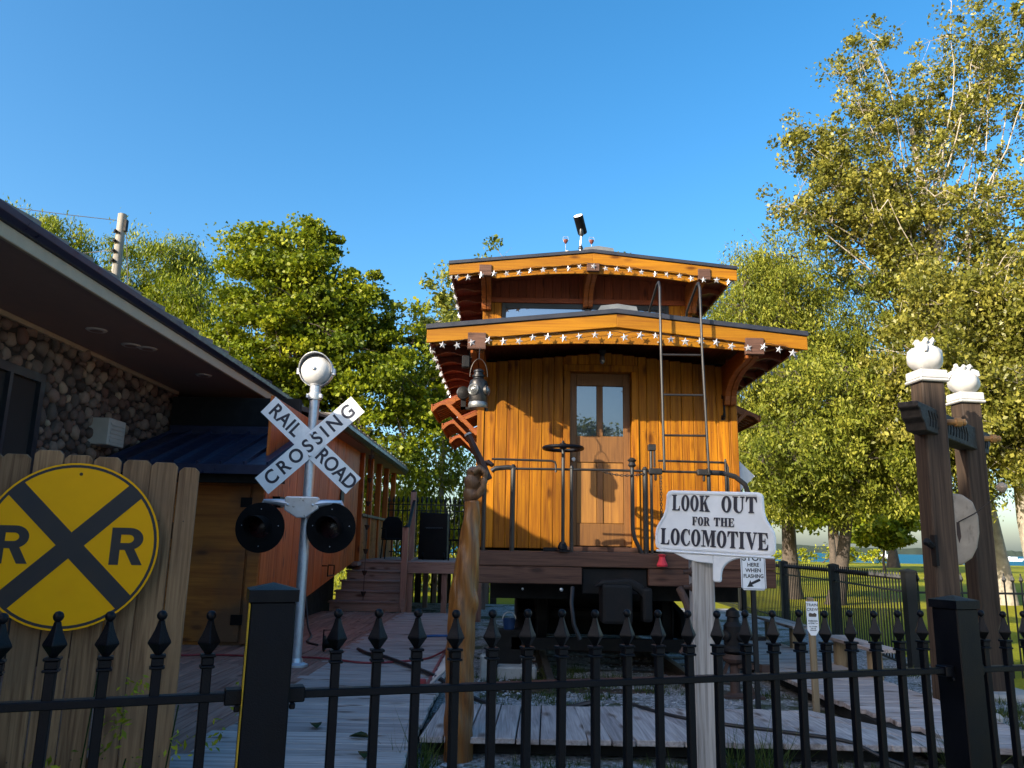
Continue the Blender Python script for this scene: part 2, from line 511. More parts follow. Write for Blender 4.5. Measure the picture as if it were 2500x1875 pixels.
def part(name, mb, mat, parent=None, smooth=False, bevel=0.0, local=False, label=None, seg=1, merge=False):
    """mb in world coordinates unless local; the parent chain must be unrotated unless local"""
    if parent is not None and not local:
        w = world_loc(parent)
        mb.v = [(x - w.x, y - w.y, z - w.z) for x, y, z in mb.v]
    return put(name, mb.mesh(name, mat, smooth, bevel, seg, merge), parent, label=label)

def at(x, y, Y):
    """the place at depth Y that the photograph (2212 px wide copy) shows at x, y"""
    k = 2500 / 2212
    d = fwd * FPX + right * (x * k - 1250) + up * (937.5 - y * k)
    return Vector((0, 0, EYE)) + d * (Y / d.y)

def text(name, body, size, mat, parent, M, align='CENTER', extrude=0.001, offset=0.0, sx=1.0, space=1.0):
    cu = bpy.data.curves.new(name, 'FONT')
    cu.body = body; cu.size = size; cu.align_x = align; cu.align_y = 'CENTER'
    cu.extrude = extrude; cu.offset = offset; cu.space_character = space
    cu.materials.append(MATS[mat])
    tmp = bpy.data.objects.new(name, cu)
    COL.objects.link(tmp)
    dg = bpy.context.evaluated_depsgraph_get()
    me = bpy.data.meshes.new_from_object(tmp.evaluated_get(dg))
    bpy.data.objects.remove(tmp)
    if not me.materials:
        me.materials.append(MATS[mat])
    o = bpy.data.objects.new(name, me)
    COL.objects.link(o)
    o.parent = parent
    o.matrix_local = M @ Matrix.Diagonal((sx, 1, 1, 1))
    return o

def frame(x, y, z, o):
    M = Matrix((Vector(x), Vector(y), Vector(z))).transposed().to_4x4()
    M.translation = Vector(o)
    return M

FACE = frame((1, 0, 0), (0, 0, 1), (0, -1, 0), (0, 0, 0))      # text plane facing the viewer (-Y)

def arc(cx, cy, r, a0, a1, n):
    return [(cx + r * math.cos(R(a0 + (a1 - a0) * i / n)), cy + r * math.sin(R(a0 + (a1 - a0) * i / n))) for i in range(n + 1)]

# ================================================================== THE SETTING
def sheet(name, x0, x1, y0, y1, z, mat, nx=1, ny=1, amp=0.0, kind='structure'):
    b = MB()
    xs = np.linspace(x0, x1, nx + 1); ys = np.linspace(y0, y1, ny + 1)
    for j, y in enumerate(ys):
        for i, x in enumerate(xs):
            inside = 0 < i < nx and 0 < j < ny
            dz = amp * (math.sin(x * 2.1 + y * 1.3) + math.sin(x * 5.3 - y * 4.1) * 0.5 + random.uniform(-.6, .6)) if inside else 0
            b.v.append((float(x), float(y), z + dz))
    for j in range(ny):
        for i in range(nx):
            a = j * (nx + 1) + i
            b.f.append((a, a + 1, a + nx + 2, a + nx + 1))
    o = part(name, b, mat, smooth=80 if amp else False)
    return tag(o, kind=kind)

GZ, DZ = 0.17, 0.32          # gravel level, top of the boardwalks
sheet('ground', -420, 420, -120, 124, 0.06, 'lawn_grass', 60, 30, 0.0)
sheet('pavement', -70, 70, -45, 1.9, 0.066, 'pavement_slabs', 1, 1)  # unseen paving behind the viewer, added pale to bounce light into the foreground
sheet('gravel', -6.0, 5.45, 3.2, 19.5, GZ, 'gravel_ground', 60, 80, 0.012)
sheet('water', -3000, 3000, 121, 3400, -0.55, 'lake_water')

hb = MB()
xs = np.linspace(-2600, 3400, 500)
for i, x in enumerate(xs):
    h = 17 + 6 * math.sin(x * 0.0021) + 3 * math.sin(x * 0.009 + 1) + random.uniform(-1.8, 1.8)
    hb.v += [(float(x), 2500, -1.0), (float(x), 2520, h), (float(x), 2900, -1.0)]
for i in range(len(xs) - 1):
    a = i * 3
    hb.f += [(a, a + 3, a + 4, a + 1), (a + 1, a + 4, a + 5, a + 2)]
tag(part('hill', hb, 'far_hill'), kind='structure')

# an added, unseen block behind the viewer, on the sun's side: it throws the shade that lies over the foreground
bb = thing('shade_block', 'added unseen brick block behind the viewer that shades the foreground', 'building', (-16, -10, 0))
w = MB().box((-20.0, -12, 0), (-9.5, -8, 12.15))
part('wall', w, 'brick_plain', bb)
part('parapet', MB().box((-20.15, -12.1, 12.152), (-9.35, -7.85, 12.5)), 'concrete', bb, bevel=0.03)
for zz in (1.2, 4.8, 8.4):
    for k in range(3):
        x = -19.0 + k * 3.4
        wf = part('window', MB().box((x, -8.0, zz), (x + 1.3, -7.94, zz + 2.0)), 'window_frame', bb)
        part('pane', MB().box((x + .08, -7.96, zz + .08), (x + 1.22, -7.93, zz + 1.92)), 'door_glass', wf)

# ------------------------------------------------------------------ stone building with the long eave
EX, WX, SZ = -3.77, -4.99, 3.712       # eave edge, wall plane, soffit height
Y0, YW, YE = -6.5, 11.4, 14.2          # near end, end of the stone wall, end of the eave
sb = thing('stone_building', 'dark fieldstone building with wide brown soffit and long sloping eave', 'building', (-6.5, 6, 0))
part('backing_wall', MB().box((-12.0, Y0, 0), (WX - 0.03, YW, SZ + .03)), 'mortar', sb)
part('gable_wall', MB().prism([(-12, 3.74), (-4.1, 3.74), (-12, 5.6)], 0.2, Matrix.Translation((0, Y0, 0))), 'mortar', sb)
part('soffit', MB().box((WX - 0.1, Y0, SZ), (EX - 0.02, YE, SZ + 0.03)), 'soffit', sb)
part('soffit_trim', MB().box((WX - 0.02, Y0, SZ - 0.055), (WX + 0.035, YW, SZ - 0.003)), 'cream_trim', sb, bevel=0.006)
part('fascia_trim', MB().box((EX - 0.03, Y0, SZ - 0.012), (EX + 0.012, YE, SZ + 0.10)), 'cream_trim', sb, bevel=0.006)
g = MB()
gp = [(EX - 0.02, SZ + 0.103), (EX + 0.04, SZ + 0.103), (EX + 0.09, SZ + 0.14), (EX + 0.10, SZ + 0.195), (EX - 0.02, SZ + 0.195)]
g.prism(gp, YE - Y0, Matrix.Translation((0, Y0, 0)))
part('gutter', g, 'gutter', sb, bevel=0.004)
rp = [(EX + 0.02, SZ + 0.20), (-12.0, SZ + 0.20 + 8.2 * 0.24), (-12.0, SZ + 0.05 + 8.2 * 0.24), (EX - 0.3, SZ + 0.04)]
part('roof', MB().prism(rp, YE - Y0, Matrix.Translation((0, Y0, 0))), 'shake_dark', sb)
part('back_wall', MB().box((-12, YW, 0), (-5.1, YW + .2, SZ)), 'dark_void', sb)
# shakes along the eave: each tab stands a little proud, tipped along the eave
y = 4.2
k = 0
while y < YE - 0.1:
    L = random.uniform(0.38, 0.56)
    t = MB()
    z0 = SZ + 0.201
    tip = random.uniform(0.045, 0.07)
    x0, x1 = EX + 0.055, EX - 0.42
    zs = 0.24 * 0.45
    t.add([(x0, y, z0), (x0, y + L, z0), (x1, y + L, z0 + zs), (x1, y, z0 + zs),
           (x0, y, z0 + 0.018), (x0, y + L, z0 + tip), (x1, y + L, z0 + tip + zs), (x1, y, z0 + 0.018 + zs)],
          [(0, 3, 2, 1), (4, 5, 6, 7), (0, 1, 5, 4), (1, 2, 6, 5), (2, 3, 7, 6), (3, 0, 4, 7)])
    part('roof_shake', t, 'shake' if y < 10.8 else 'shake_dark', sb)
    y += L + 0.004
# field stones, laid with recessed mortar
def stone_mesh(i):
    rs = random.Random(100 + i)
    b = MB(); n = 8
    prof = [(1.0, 0.0), (0.93, 0.45), (0.62, 0.82), (0.0, 1.0)]
    b.v.append((0, 0, 0))
    jit = [rs.uniform(0.68, 1.12) for _ in range(n)]
    rows = []
    b.v = []
    for r, h in prof[:-1]:
        row = []
        for k in range(n):
            a = 2 * math.pi * k / n
            rr = r * jit[k] * rs.uniform(0.95, 1.03)
            row.append(len(b.v)); b.v.append((rr * math.cos(a), rr * math.sin(a), h * rs.uniform(0.9, 1.1)))
        rows.append(row)
    top = len(b.v); b.v.append((0, 0, 1.0))
    for i2 in range(len(rows) - 1):
        for k in range(n):
            k2 = (k + 1) % n
            b.f.append((rows[i2][k], rows[i2][k2], rows[i2 + 1][k2], rows[i2 + 1][k]))
    for k in range(n):
        b.f.append((rows[-1][k], rows[-1][(k + 1) % n], top))
    return b.mesh('stone', 'fieldstone', smooth=80)
SM = [stone_mesh(i) for i in range(7)]
wall_off = world_loc(sb)
rs = random.Random(5)
placed = []
cell = {}
for rad, tries in ((.088, 260), (.076, 1500), (.066, 5000), (.053, 9000), (.041, 12000)):
    for _ in range(tries):
        y = rs.uniform(6.75, YW - .04); z = rs.uniform(2.02, SZ - .06)
        r = rad * rs.uniform(.85, 1.1)
        if 6.9 < y < 8.2 and z < 3.27: continue
        ky, kz = int(y / .2), int(z / .2)
        near = [q for i in (-1, 0, 1) for j in (-1, 0, 1) for q in cell.get((ky + i, kz + j), ())]
        if all((y - a) ** 2 + (z - b) ** 2 > ((r + c) * .92) ** 2 for a, b, c in near):
            placed.append((y, z, r)); cell.setdefault((ky, kz), []).append((y, z, r))
placed.sort(key=lambda q: -q[2] / q[0])
rest = MB()
for i, (y, z, r) in enumerate(placed):
    e = rs.uniform(.84, 1.2)
    sc_ = (r * 1.05 / e, r * 1.05 * e, rs.uniform(.4, .8) * r + .012)
    rot_ = Matrix.Rotation(R(90), 3, 'Y') @ Matrix.Rotation(rs.uniform(0, 6.28), 3, 'Z')
    me_ = SM[rs.randrange(7)]
    if i < 298:
        o = put('stone', me_, sb, Vector((WX - 0.028, y, z)) - wall_off, scale=sc_)
        o.rotation_euler = rot_.to_euler()
    else:
        M_ = Matrix.Translation((WX - 0.028, y, z)) @ rot_.to_4x4() @ Matrix.Diagonal((*sc_, 1))
        rest.add([tuple(v.co) for v in me_.vertices], [tuple(p.vertices) for p in me_.polygons], M_)
if rest.v:
    tag(part('small_stones', rest, 'fieldstone', sb, smooth=80), kind='stuff')
wdw = part('window', MB().box((WX - 0.12, 7.0, 1.6), (WX - 0.05, 8.1, 3.18)), 'dark_void', sb)
fr = MB()
for lo, hi in (((6.98, 1.6), (7.06, 3.24)), ((8.06, 1.6), (8.14, 3.24)), ((7.06, 3.15), (8.06, 3.24)), ((7.55, 1.6), (7.60, 3.15))):
    fr.box((WX - 0.05, lo[0], lo[1]), (WX + 0.02, hi[0], hi[1]))
part('frame', fr, 'window_frame', wdw)
for y, x in ((7.97, -4.41), (8.60, -4.345), (8.74, -4.22), (10.17, -4.12)):
    o = part('soffit_light', MB().lathe([(0.07, -0.014), (0.095, -0.012), (0.107, 0.0)], 16, Matrix.Translation((x, y, SZ - 0.002))), 'lamp_trim', sb, smooth=True)
    part('lens', MB().lathe([(0.0, -0.016), (0.065, -0.0155)], 14, Matrix.Translation((x, y, SZ - 0.002))), 'soffit', o)

ac = thing('wall_box', 'small beige metal box sticking out of the fieldstone wall', 'vent', (WX, 9.3, 2.65))
part('case', MB().box((WX - 0.05, 9.18, 2.64), (WX + 0.21, 9.58, 2.96)), 'beige_metal', ac, bevel=0.008)
for k in range(5):
    part('louvre', MB().box((WX + 0.211, 9.22, 2.68 + k * .05), (WX + 0.218, 9.54, 2.705 + k * .05)), 'beige_metal', ac)

# ------------------------------------------------------------------ orange annex, lean-to roof and porch behind it
an = thing('timber_annex', 'orange boarded annex with a dark metal lean-to roof and open porch', 'building', (-3.6, 12, 0))
AX = -3.05
part('front_wall', MB().box((-4.95, 9.80, 0.1), (AX - 0.12, 9.95, 2.5)), 'annex_door', an)
# stone-building return, coloured near-black for the shade in the recess under the roofs
part('recess_wall', MB().box((-4.9, 11.45, 2.4), (AX - .1, 11.6, 3.4)), 'dark_void', an)
dr = part('door', MB().box((-4.05, 9.76, 0.36), (-3.23, 9.798, 2.22)), 'annex_door', an, bevel=0.004)
part('trim', MB().box((-3.20, 9.755, 0.34), (AX - 0.004, 9.80, 2.35)), 'annex_door', an, bevel=0.006)
for zz in (2.02, 0.62):
    part('hinge', MB().box((-3.33, 9.745, zz - .06), (-3.19, 9.757, zz + .06)), 'iron', dr)
# side boards, one by one, the bottom edge rising towards the stairs
y = 9.80
i = 0
while y < 15.7:
    wdt = random.choice((0.55, 0.62, 0.7))
    y1 = min(y + wdt, 15.75)
    zb0 = 0.36 if y < 11.3 else 0.62 + (y - 11.3) * 0.13
    zb1 = 0.36 if y < 11.3 else 0.62 + (y1 - 11.3) * 0.13
    b = MB().prism([(0, zb0), (y1 - y - 0.008, zb1), (y1 - y - 0.008, 3.38), (0, 3.38)], 0.04,
                   frame((0, 1, 0), (-1, 0, 0), (0, 0, 1), (AX + random.uniform(0, .006), y, 0)))
    part('side_panel', b, 'annex_wood', an, bevel=0.004, merge=True)
    y = y1
    i += 1
part('oval_plate', MB().prism([(0.13 * math.cos(a * math.pi / 12), 0.42 * math.sin(a * math.pi / 12)) for a in range(24)], 0.02,
     frame((0, 1, 0), (-1, 0, 0), (0, 0, 1), (AX + 0.03, 14.2, 2.25))), 'letter_black', an)
for yy, zz, ww in ((10.2, 2.05, .22), (10.2, 0.95, .2)):
    part('bracket', MB().prism([(-ww / 2, .07), (ww / 2, .07), (ww / 4, -.07), (-ww / 4, -.07)], 0.1,
         frame((0, 1, 0), (-1, 0, 0), (0, 0, 1), (AX + 0.1, yy, zz))), 'iron', an)
hd = MB().tube([(AX + .02, 13.0, 1.18), (AX + .12, 13.0, 1.18), (AX + .12, 13.0, 1.02), (AX + .12, 13.45, 1.02), (AX + .12, 13.45, 1.18), (AX + .02, 13.45, 1.18)], 0.012, 6)
part('grab_iron', hd, 'iron', an)
# lean-to roof
lt = part('lean_to_roof', MB().prism([(9.3, 2.44), (11.1, 3.06), (11.1, 3.0), (9.3, 2.38)], 2.3,
     frame((0, 1, 0), (1, 0, 0), (0, 0, 1), (-4.9, 0, 0))), 'seam_metal', an)
part('drip_edge', MB().box((-4.9, 9.285, 2.33), (-2.6, 9.30, 2.445)), 'gutter', an, bevel=0.003)
for k in range(9):
    x = -4.86 + k * 0.28
    part('seam', MB().bar((x, 9.29, 2.455), (x, 11.1, 3.078), 0.022, 0.05), 'seam_metal', lt)
part('eave_beam', MB().box((-4.9, 9.42, 2.24), (-2.75, 9.56, 2.378)), 'dark_void', an)
part('ridge_flashing', MB().box((-4.9, 11.06, 3.0), (-2.6, 11.3, 3.16)), 'seam_metal', an, bevel=0.01)
part('upper_wall', MB().box((-4.95, 11.2, 3.1), (-3.1, 11.35, 3.6)), 'dark_void', an)  # near-black colour stands for the shade above the lean-to
# annex main roof and gutter
EA = -2.78
part('roof', MB().prism([(EA, 3.50), (-6.0, 4.35), (-6.0, 4.27), (EA, 3.43)], 8.6, frame((1, 0, 0), (0, 1, 0), (0, 0, 1), (0, 12.0, 0))), 'shake_dark', an)
part('underside', MB().box((-6.0, 12.02, 3.36), (EA - 0.02, 20.55, 3.42)), 'soffit', an)
part('rake_board', MB().prism([(EA + .02, 3.32), (EA + .02, 3.52), (-6.0, 4.37), (-6.0, 4.16)], 0.04, Matrix.Translation((0, 20.6, 0))), 'stake_wood', an)
part('gutter', MB().prism([(EA, 3.36), (EA + .05, 3.36), (EA + .10, 3.42), (EA + .10, 3.48), (EA, 3.48)], 8.4, Matrix.Translation((0, 12.1, 0))), 'gutter', an)
for k in range(41):
    y = 12.02 + k * 0.208
    part('roof_shake', MB().box((EA - 0.3, y, 3.512 + .0), (EA + 0.06, y + 0.19, 3.545 + .018 * (k % 2))), 'shake', an)
# porch
for k, y in enumerate((15.95, 17.0, 18.1, 19.2, 20.4)):
    part('porch_post', MB().box((AX - 0.05, y - 0.06, 1.2), (AX + 0.07, y + 0.06, 3.36)), 'annex_wood', an, bevel=0.006)
    if k:
        yp = (15.95, 17.0, 18.1, 19.2)[k - 1]
        part('porch_panel', MB().box((AX - 0.01, yp + 0.06, 1.22), (AX + 0.03, y - 0.06, 2.08)), 'annex_door', an, bevel=0.004)
part('porch_sill', MB().box((AX - 0.06, 15.9, 2.085), (AX + 0.10, 20.5, 2.14)), 'stake_wood', an, bevel=0.006)
part('back_wall', MB().box((-6.2, 10.25, 0.1), (-6.02, 20.5, 4.2)), 'dark_void', an)
part('shade_panel', MB().box((AX - .42, 11.3, 0.2), (AX - .36, 15.72, 1.22)), 'dark_void', an)  # near-black panel standing in for the shade under the annex side
part('porch_floor', MB().box((-5.8, 15.6, 1.12), (AX + .1, 20.6, 1.19)), 'stair_wood', an)
part('fence_lattice', MB().box((AX - .9, 15.5, 0.2), (AX - .8, 15.6, 1.1)), 'dark_void', an)
chn = thing('rain_chain', 'thin rain chain with small cups hanging from the porch gutter', 'chain', (EA + .05, 15.2, 0.4))
ch = MB().tube([(EA + .05, 15.2, 3.4), (EA + .05, 15.2, 0.45)], 0.006, 5)
part('chain', ch, 'wire', chn)
for zz in (3.2, 2.75, 2.3, 1.85, 1.4, 1.0, .62):
    part('cup', MB().lathe([(0.02, -.045), (0.055, .045), (0.05, .045), (0.015, -.03)], 10, Matrix.Translation((EA + .05, 15.2, zz))), 'rusty', chn, smooth=True)

# ------------------------------------------------------------------ decks and boardwalks, plank by plank
rd = tag(part('deck', MB().box((-4.6, 4.0, 0.20), (-1.97, 14.85, 0.27)), 'dark_void'), kind='structure')
x = -4.58
pm = MB().box((0.003, 0, -0.035), (0.137, 1, 0)).mesh('plank', 'deck_red', bevel=0.0)
while x < -1.99:
    y = 4.0 + random.uniform(-2.5, 0)
    while y < 14.85:
        L = random.choice((2.4, 3.0, 3.6))
        ya, yb = max(y, 4.0), min(y + L, 14.85)
        if yb - ya > 0.2:
            b = MB().box((x + 0.003, ya + .002, DZ - 0.035), (x + 0.137, yb - .002, DZ + random.uniform(-.002, .002)))
            put('plank', b.mesh('plank', 'deck_red', bevel=0.004), rd)
        y += L
    x += 0.143
gw = tag(part('boardwalk', MB().box((-1.93, 3.6, 0.19), (-0.62, 14.8, 0.27)), 'dark_void'), kind='structure')
y = 3.6
k = 0
while y < 14.8:
    wob = random.uniform(-.012, .012)
    M = Matrix.Translation((-1.95, y, 0)) @ Matrix.Rotation(R(random.uniform(-.25, .25)), 4, 'Z')
    b = MB().box((wob, 0.004, DZ - 0.036), (1.36 + wob, 0.143, DZ + random.uniform(-.003, .003)), M)
    put('plank', b.mesh('plank', 'grey_x', bevel=0.004), gw)
    y += 0.148
# walk in front of the caboose, its planks turning with the bend
fw = tag(part('walkway', MB().box((-0.56, 5.60, 0.19), (2.7, 6.42, 0.28)), 'dark_void'), kind='structure')
k = 0
x = -0.56
while x < 3.05:
    ang = R(3 - 36 * min(1, max(0, (x - 0.3) / 2.2)) ** 1.1)
    pw = 0.158
    dx = pw / max(0.6, math.cos(ang))
    # a plank from the front edge to the back edge, skewed
    sh = math.tan(ang) * 1.05
    f0, b0 = 5.46 + random.uniform(-.012, .012), 6.55 + random.uniform(-.012, .012)
    zt = DZ + random.uniform(-.003, .003)
    b = MB().add([(x, f0, DZ - .038), (x + dx - .010, f0, DZ - .038), (x + dx - .010 + sh, b0, DZ - .038), (x + sh, b0, DZ - .038),
                  (x, f0, zt), (x + dx - .010, f0, zt), (x + dx - .010 + sh, b0, zt), (x + sh, b0, zt)],
                 [(0, 3, 2, 1), (4, 5, 6, 7), (0, 1, 5, 4), (1, 2, 6, 5), (2, 3, 7, 6), (3, 0, 4, 7)])
    put('plank', b.mesh('plank', 'grey_y', bevel=0.004), fw)
    x += dx
rw = tag(part('path', MB().box((2.86, 5.6, 0.19), (3.62, 14.5, 0.28)), 'dark_void'), kind='structure')
y = 5.45
while y < 14.5:
    f = max(0, (7.0 - y) / 1.5)
    xl = 2.78 + random.uniform(-.012, .012) + f * 0.28
    M = Matrix.Translation((xl, y, 0)) @ Matrix.Rotation(R(-10 * f + random.uniform(-.4, .4)), 4, 'Z')
    b = MB().box((0, 0.004, DZ - 0.036), (0.95 - f * .28, 0.143, DZ + 0.004 + random.uniform(-.003, .003)), M)
    put('plank', b.mesh('plank', 'grey_x', bevel=0.004), rw)
    y += 0.148

# ------------------------------------------------------------------ stairs and raised deck
st = thing('wooden_stairs', 'five-step weathered wooden stairs with square newel posts beside the annex', 'stairs', (-2.65, 15.5, DZ))
RIS, TRD = 0.178, 0.27
for i in range(5):
    z = DZ + i * RIS
    y = 14.92 + i * TRD
    part('riser', MB().box((-3.30 + .12 * i * .35, y + .03, z), (-1.98, y + .055, z + RIS - .036)), 'stair_wood', st)
    part('tread', MB().box((-3.33 + .12 * i * .35, y, z + RIS - .034), (-1.965, y + TRD + .05, z + RIS)), 'stair_wood', st, bevel=0.006)
part('stringer', MB().prism([(14.88, DZ), (15.1, DZ), (16.3, 1.05), (16.3, 1.26), (16.1, 1.26), (14.88, .55)], 0.05, frame((0, 1, 0), (1, 0, 0), (0, 0, 1), (-1.962, 0, 0))), 'stair_wood', st)
for y, z0, z1, x in ((14.95, DZ, 1.86, -1.95), (16.35, 1.2, 2.62, -2.0)):
    o = part('newel_post', MB().box((x - .055, y - .055, z0), (x + .055, y + .055, z1)), 'post_wood', st, bevel=0.006)
    part('cap', MB().lathe([(0.078, 0), (0.078, .012), (0.0, .05)], 4, Matrix.Translation((x, y, z1)), rot=R(45)), 'cast_iron', o)
part('handrail', MB().bar((-1.93, 14.98, 1.72), (-1.98, 16.32, 2.42), 0.05, 0.07), 'iron', st)

rdk = thing('raised_deck', 'raised wooden deck with board fascia behind the stairs', 'deck', (-1.3, 17, 1.2))
part('fascia_board', MB().box((-1.9, 15.0, 1.02), (-0.3, 15.05, 1.19)), 'stair_wood', rdk, bevel=0.005)
part('fascia_board', MB().box((-3.3, 16.30, 1.03), (-1.9, 16.34, 1.19)), 'stair_wood', rdk, bevel=0.005)
y = 15.0
while y < 20.4:
    xl = -1.93 if y < 16.28 else -3.3
    part('deck_board', MB().box((xl, y + .003, 1.194), (-0.28, y + .138, 1.23)), 'stair_wood', rdk, bevel=0.004)
    y += 0.142
for x in (-1.85, -1.2, -0.55):
    for y in (15.1, 18.0, 20.2):
        part('support_post', MB().box((x - .05, y - .05, .05), (x + .05, y + .05, 1.19)), 'post_wood', rdk)
for k in range(16):
    x = -3.3 + k * 0.19 + random.uniform(-.02, .02)
    part('skirt_slat', MB().box((x, 20.3, 0.1), (x + random.uniform(.12, .18), 20.33, 1.19)), 'timber', rdk)

def spear_profile(tip):
    """square spear finial with ball; local z=0 at the ball's top, downwards"""
    b = MB()
    b.lathe([(0.011, -0.112), (0.013, -0.108), (0.031, -0.083), (0.026, -0.072), (0.018, -0.052), (0.0115, -0.034), (0.009, -0.024)], 4)
    b.lathe([(0.0, -0.0272), (0.008, -0.0245), (0.0125, -0.0165), (0.0125, -0.0105), (0.008, -0.0028), (0.0, 0.0)], 10)
    return b

# iron railing on the raised deck
dfn = thing('iron_railing', 'black spear-top iron railing at the back of the raised deck', 'railing', (-1.5, 20.1, 1.23))
pk = MB().box((-.013, -.013, 0), (.013, .013, 1.35)).lathe([(0.013, 1.35), (0.04, 1.40), (0.01, 1.52), (0.0, 1.53)], 4)
pk = pk.mesh('picket', 'iron_far')
for k in range(26):
    put('picket', pk, dfn, (-3.2 + k * .12 + 1.5, 0, 0))
for zz in (0.12, 1.15, 1.3):
    part('rail', MB().box((-3.2, 20.085, 1.23 + zz), (-.1, 20.115, 1.255 + zz)), 'iron_far', dfn)
chb = thing('covered_grill', 'tall dark covered grill standing on the raised deck', 'grill', (-1.62, 17.4, 1.23))
part('cover', MB().prism([(-1.96, 1.24), (-1.34, 1.24), (-1.35, 2.22), (-1.95, 2.24)], 0.5, Matrix.Translation((0, 17.2, 0))), 'plastic_black', chb, bevel=0.012)
part('handle', MB().tube([(-1.8, 17.2, 1.9), (-1.8, 17.12, 1.9), (-1.45, 17.12, 1.9), (-1.45, 17.2, 1.9)], .012, 6), 'lantern_metal', chb)
for x in (-1.85, -1.4):
    part('wheel', MB().lathe([(.08, -.02), (.08, .02)], 14, frame((0, 1, 0), (0, 0, 1), (1, 0, 0), (x, 17.2, 1.31))), 'plastic_black', chb)
for cx, cyy, rz, lab in ((-2.55, 17.6, 20, 'dark metal patio chair at the top of the wooden stairs'), (-0.95, 16.6, -60, 'dark patio chair on the raised deck beside the carved arm')):
    c = thing('patio_chair', lab, 'chair', (cx, cyy, 1.23), R(rz), 'patio chairs on the raised deck')
    part('seat', MB().box((-.24, -.24, .40), (.24, .24, .44)), 'plastic_black', c, local=True, bevel=.01)
    part('backrest', MB().prism([(-.24, .44), (.24, .44), (.22, .80), (.12, .92), (-.12, .92), (-.22, .80)], .03, Matrix.Translation((0, .22, 0))), 'plastic_black', c, local=True, bevel=.006)
    for sx in (-.21, .21):
        for sy in (-.2, .2):
            part('leg', MB().tube([(sx * 1.12, sy * 1.12, 0), (sx, sy, .40)], .015, 6), 'plastic_black', c, local=True)
        part('armrest', MB().tube([(sx * 1.15, .22, .66), (sx * 1.15, -.2, .64), (sx * 1.1, -.22, .42)], .016, 6), 'plastic_black', c, local=True)

# ================================================================== THE CABOOSE
XC, YW2, YF = 1.15, 9.4, 8.3
HW = 1.59
XW = 1.175                            # centre of the end wall
YB = 14.3
cb = thing('caboose', 'orange wooden caboose with cupola, open end platform and star lights', 'caboose', (XC, 9, GZ))
FL = 1.5
def roof_z(x, pk, sl):
    return pk - abs(x - XC) * sl
# siding boards of the end wall
DX0, DX1, DZ0, DZ1 = 0.72, 1.471, 1.57, 3.685
FR = 0.085
x = XW - HW + 0.08
def board(x0, x1, z0, z1, y=YW2, t=0.022):
    bo = part('siding_board', MB().box((x0 + .0015, y, z0), (x1 - .0015, y + t, z1)), 'siding', cb, bevel=0.006)
    if z1 - z0 > 1 and x1 - x0 > .06:
        nb = MB()
        for zz in (1.62, 2.28, 2.95, 3.5):
            nb.lathe([(.0055, -.001), (.0045, .0012), (0, .0015)], 6, frame((1, 0, 0), (0, 0, 1), (0, -1, 0), ((x0 + x1) / 2 + random.uniform(-.01, .01), y, zz + random.uniform(-.01, .01))))
        part('nail_heads', nb, 'rusty', bo)
bw = 0.1425
k = 0
while x < XW + HW - 0.09:
    x1 = min(x + bw, XW + HW - 0.08)
    z1 = 4.05 - abs((x + x1) / 2 - XC) * 0.105 - .12
    L, Rr = DX0 - FR, DX1 + FR
    if x1 <= L + .02 or x >= Rr - .02:
        board(x, x1, FL + .03, z1)
    else:
        if x < L: board(x, L, FL + .03, z1)
        if x1 > Rr: board(Rr, x1, FL + .03, z1)
        board(max(x, L), min(x1, Rr), DZ1 + FR, z1)
    x += bw
for s in (-1, 1):
    xx = XW + s * HW
    part('corner_board', MB().box((min(xx, xx - s * .085), YW2 - .014, FL + .03), (max(xx, xx - s * .085), YW2 + .06, 3.80)), 'siding', cb, bevel=0.006)
# side walls
for s in (-1, 1):
    xx = XW + s * HW
    y = YW2 + .06
    while y < YB - .2:
        y1 = y + 0.30
        part('side_board', MB().box((min(xx - s * .004, xx - s * .03), y + .002, FL), (max(xx - s * .004, xx - s * .03), y1 - .002, 3.82)), 'siding', cb, bevel=0.005)
        y = y1
part('inner_wall', MB().box((XW - HW + .04, YW2 + .20, FL), (XW + HW - .04, YB - .2, 3.86)), 'dark_void', cb)
# door
for lo, hi in (((DX0 - FR, FL + .03), (DX0, DZ1)), ((DX1, FL + .03), (DX1 + FR, DZ1)), ((DX0 - FR, DZ1), (DX1 + FR, DZ1 + FR))):
    part('door_casing', MB().box((lo[0] + .001, YW2 - .022, lo[1]), (hi[0] - .001, YW2 + .13, hi[1])), 'siding', cb, bevel=0.006)
part('threshold', MB().box((DX0 - .05, YW2 - .05, FL + .002), (DX1 + .05, YW2 + .1, DZ0 - .01)), 'beam_wood', cb, bevel=0.006)
YD = YW2 + .10
d = part('door', MB().box((DX0 + .002, YD + .03, DZ0), (DX1 - .002, YD + .06, DZ1 - .002)), 'door_wood', cb)
SW = 0.088
for lo, hi in (((DX0 + .002, DZ0), (DX0 + SW, DZ1 - .002)), ((DX1 - SW, DZ0), (DX1 - .002, DZ1 - .002)), ((DX0 + SW, DZ1 - .16), (DX1 - SW, DZ1 - .002)),
               ((DX0 + SW, 2.572), (DX1 - SW, 2.895)), ((DX0 + SW, DZ0), (DX1 - SW, 1.836)), ((1.054, 2.896), (1.132, DZ1 - .161)), ((1.057, 1.837), (1.129, 2.571))):
    part('stile', MB().box((lo[0] + .0005, YD, lo[1] + .0005), (hi[0] - .0005, YD + .029, hi[1] - .0005)), 'door_wood', d, bevel=0.004)
for x0, x1 in ((DX0 + SW, 1.054), (1.132, DX1 - SW)):
    part('pane', MB().box((x0 + .002, YD + .018, 2.898), (x1 - .002, YD + .026, DZ1 - .163)), 'door_glass', d)
for x0, x1 in ((DX0 + SW, 1.057), (1.129, DX1 - SW)):
    part('panel', MB().box((x0 + .004, YD + .014, 1.84), (x1 - .004, YD + .03, 2.568)), 'door_panel', d, bevel=0.003)
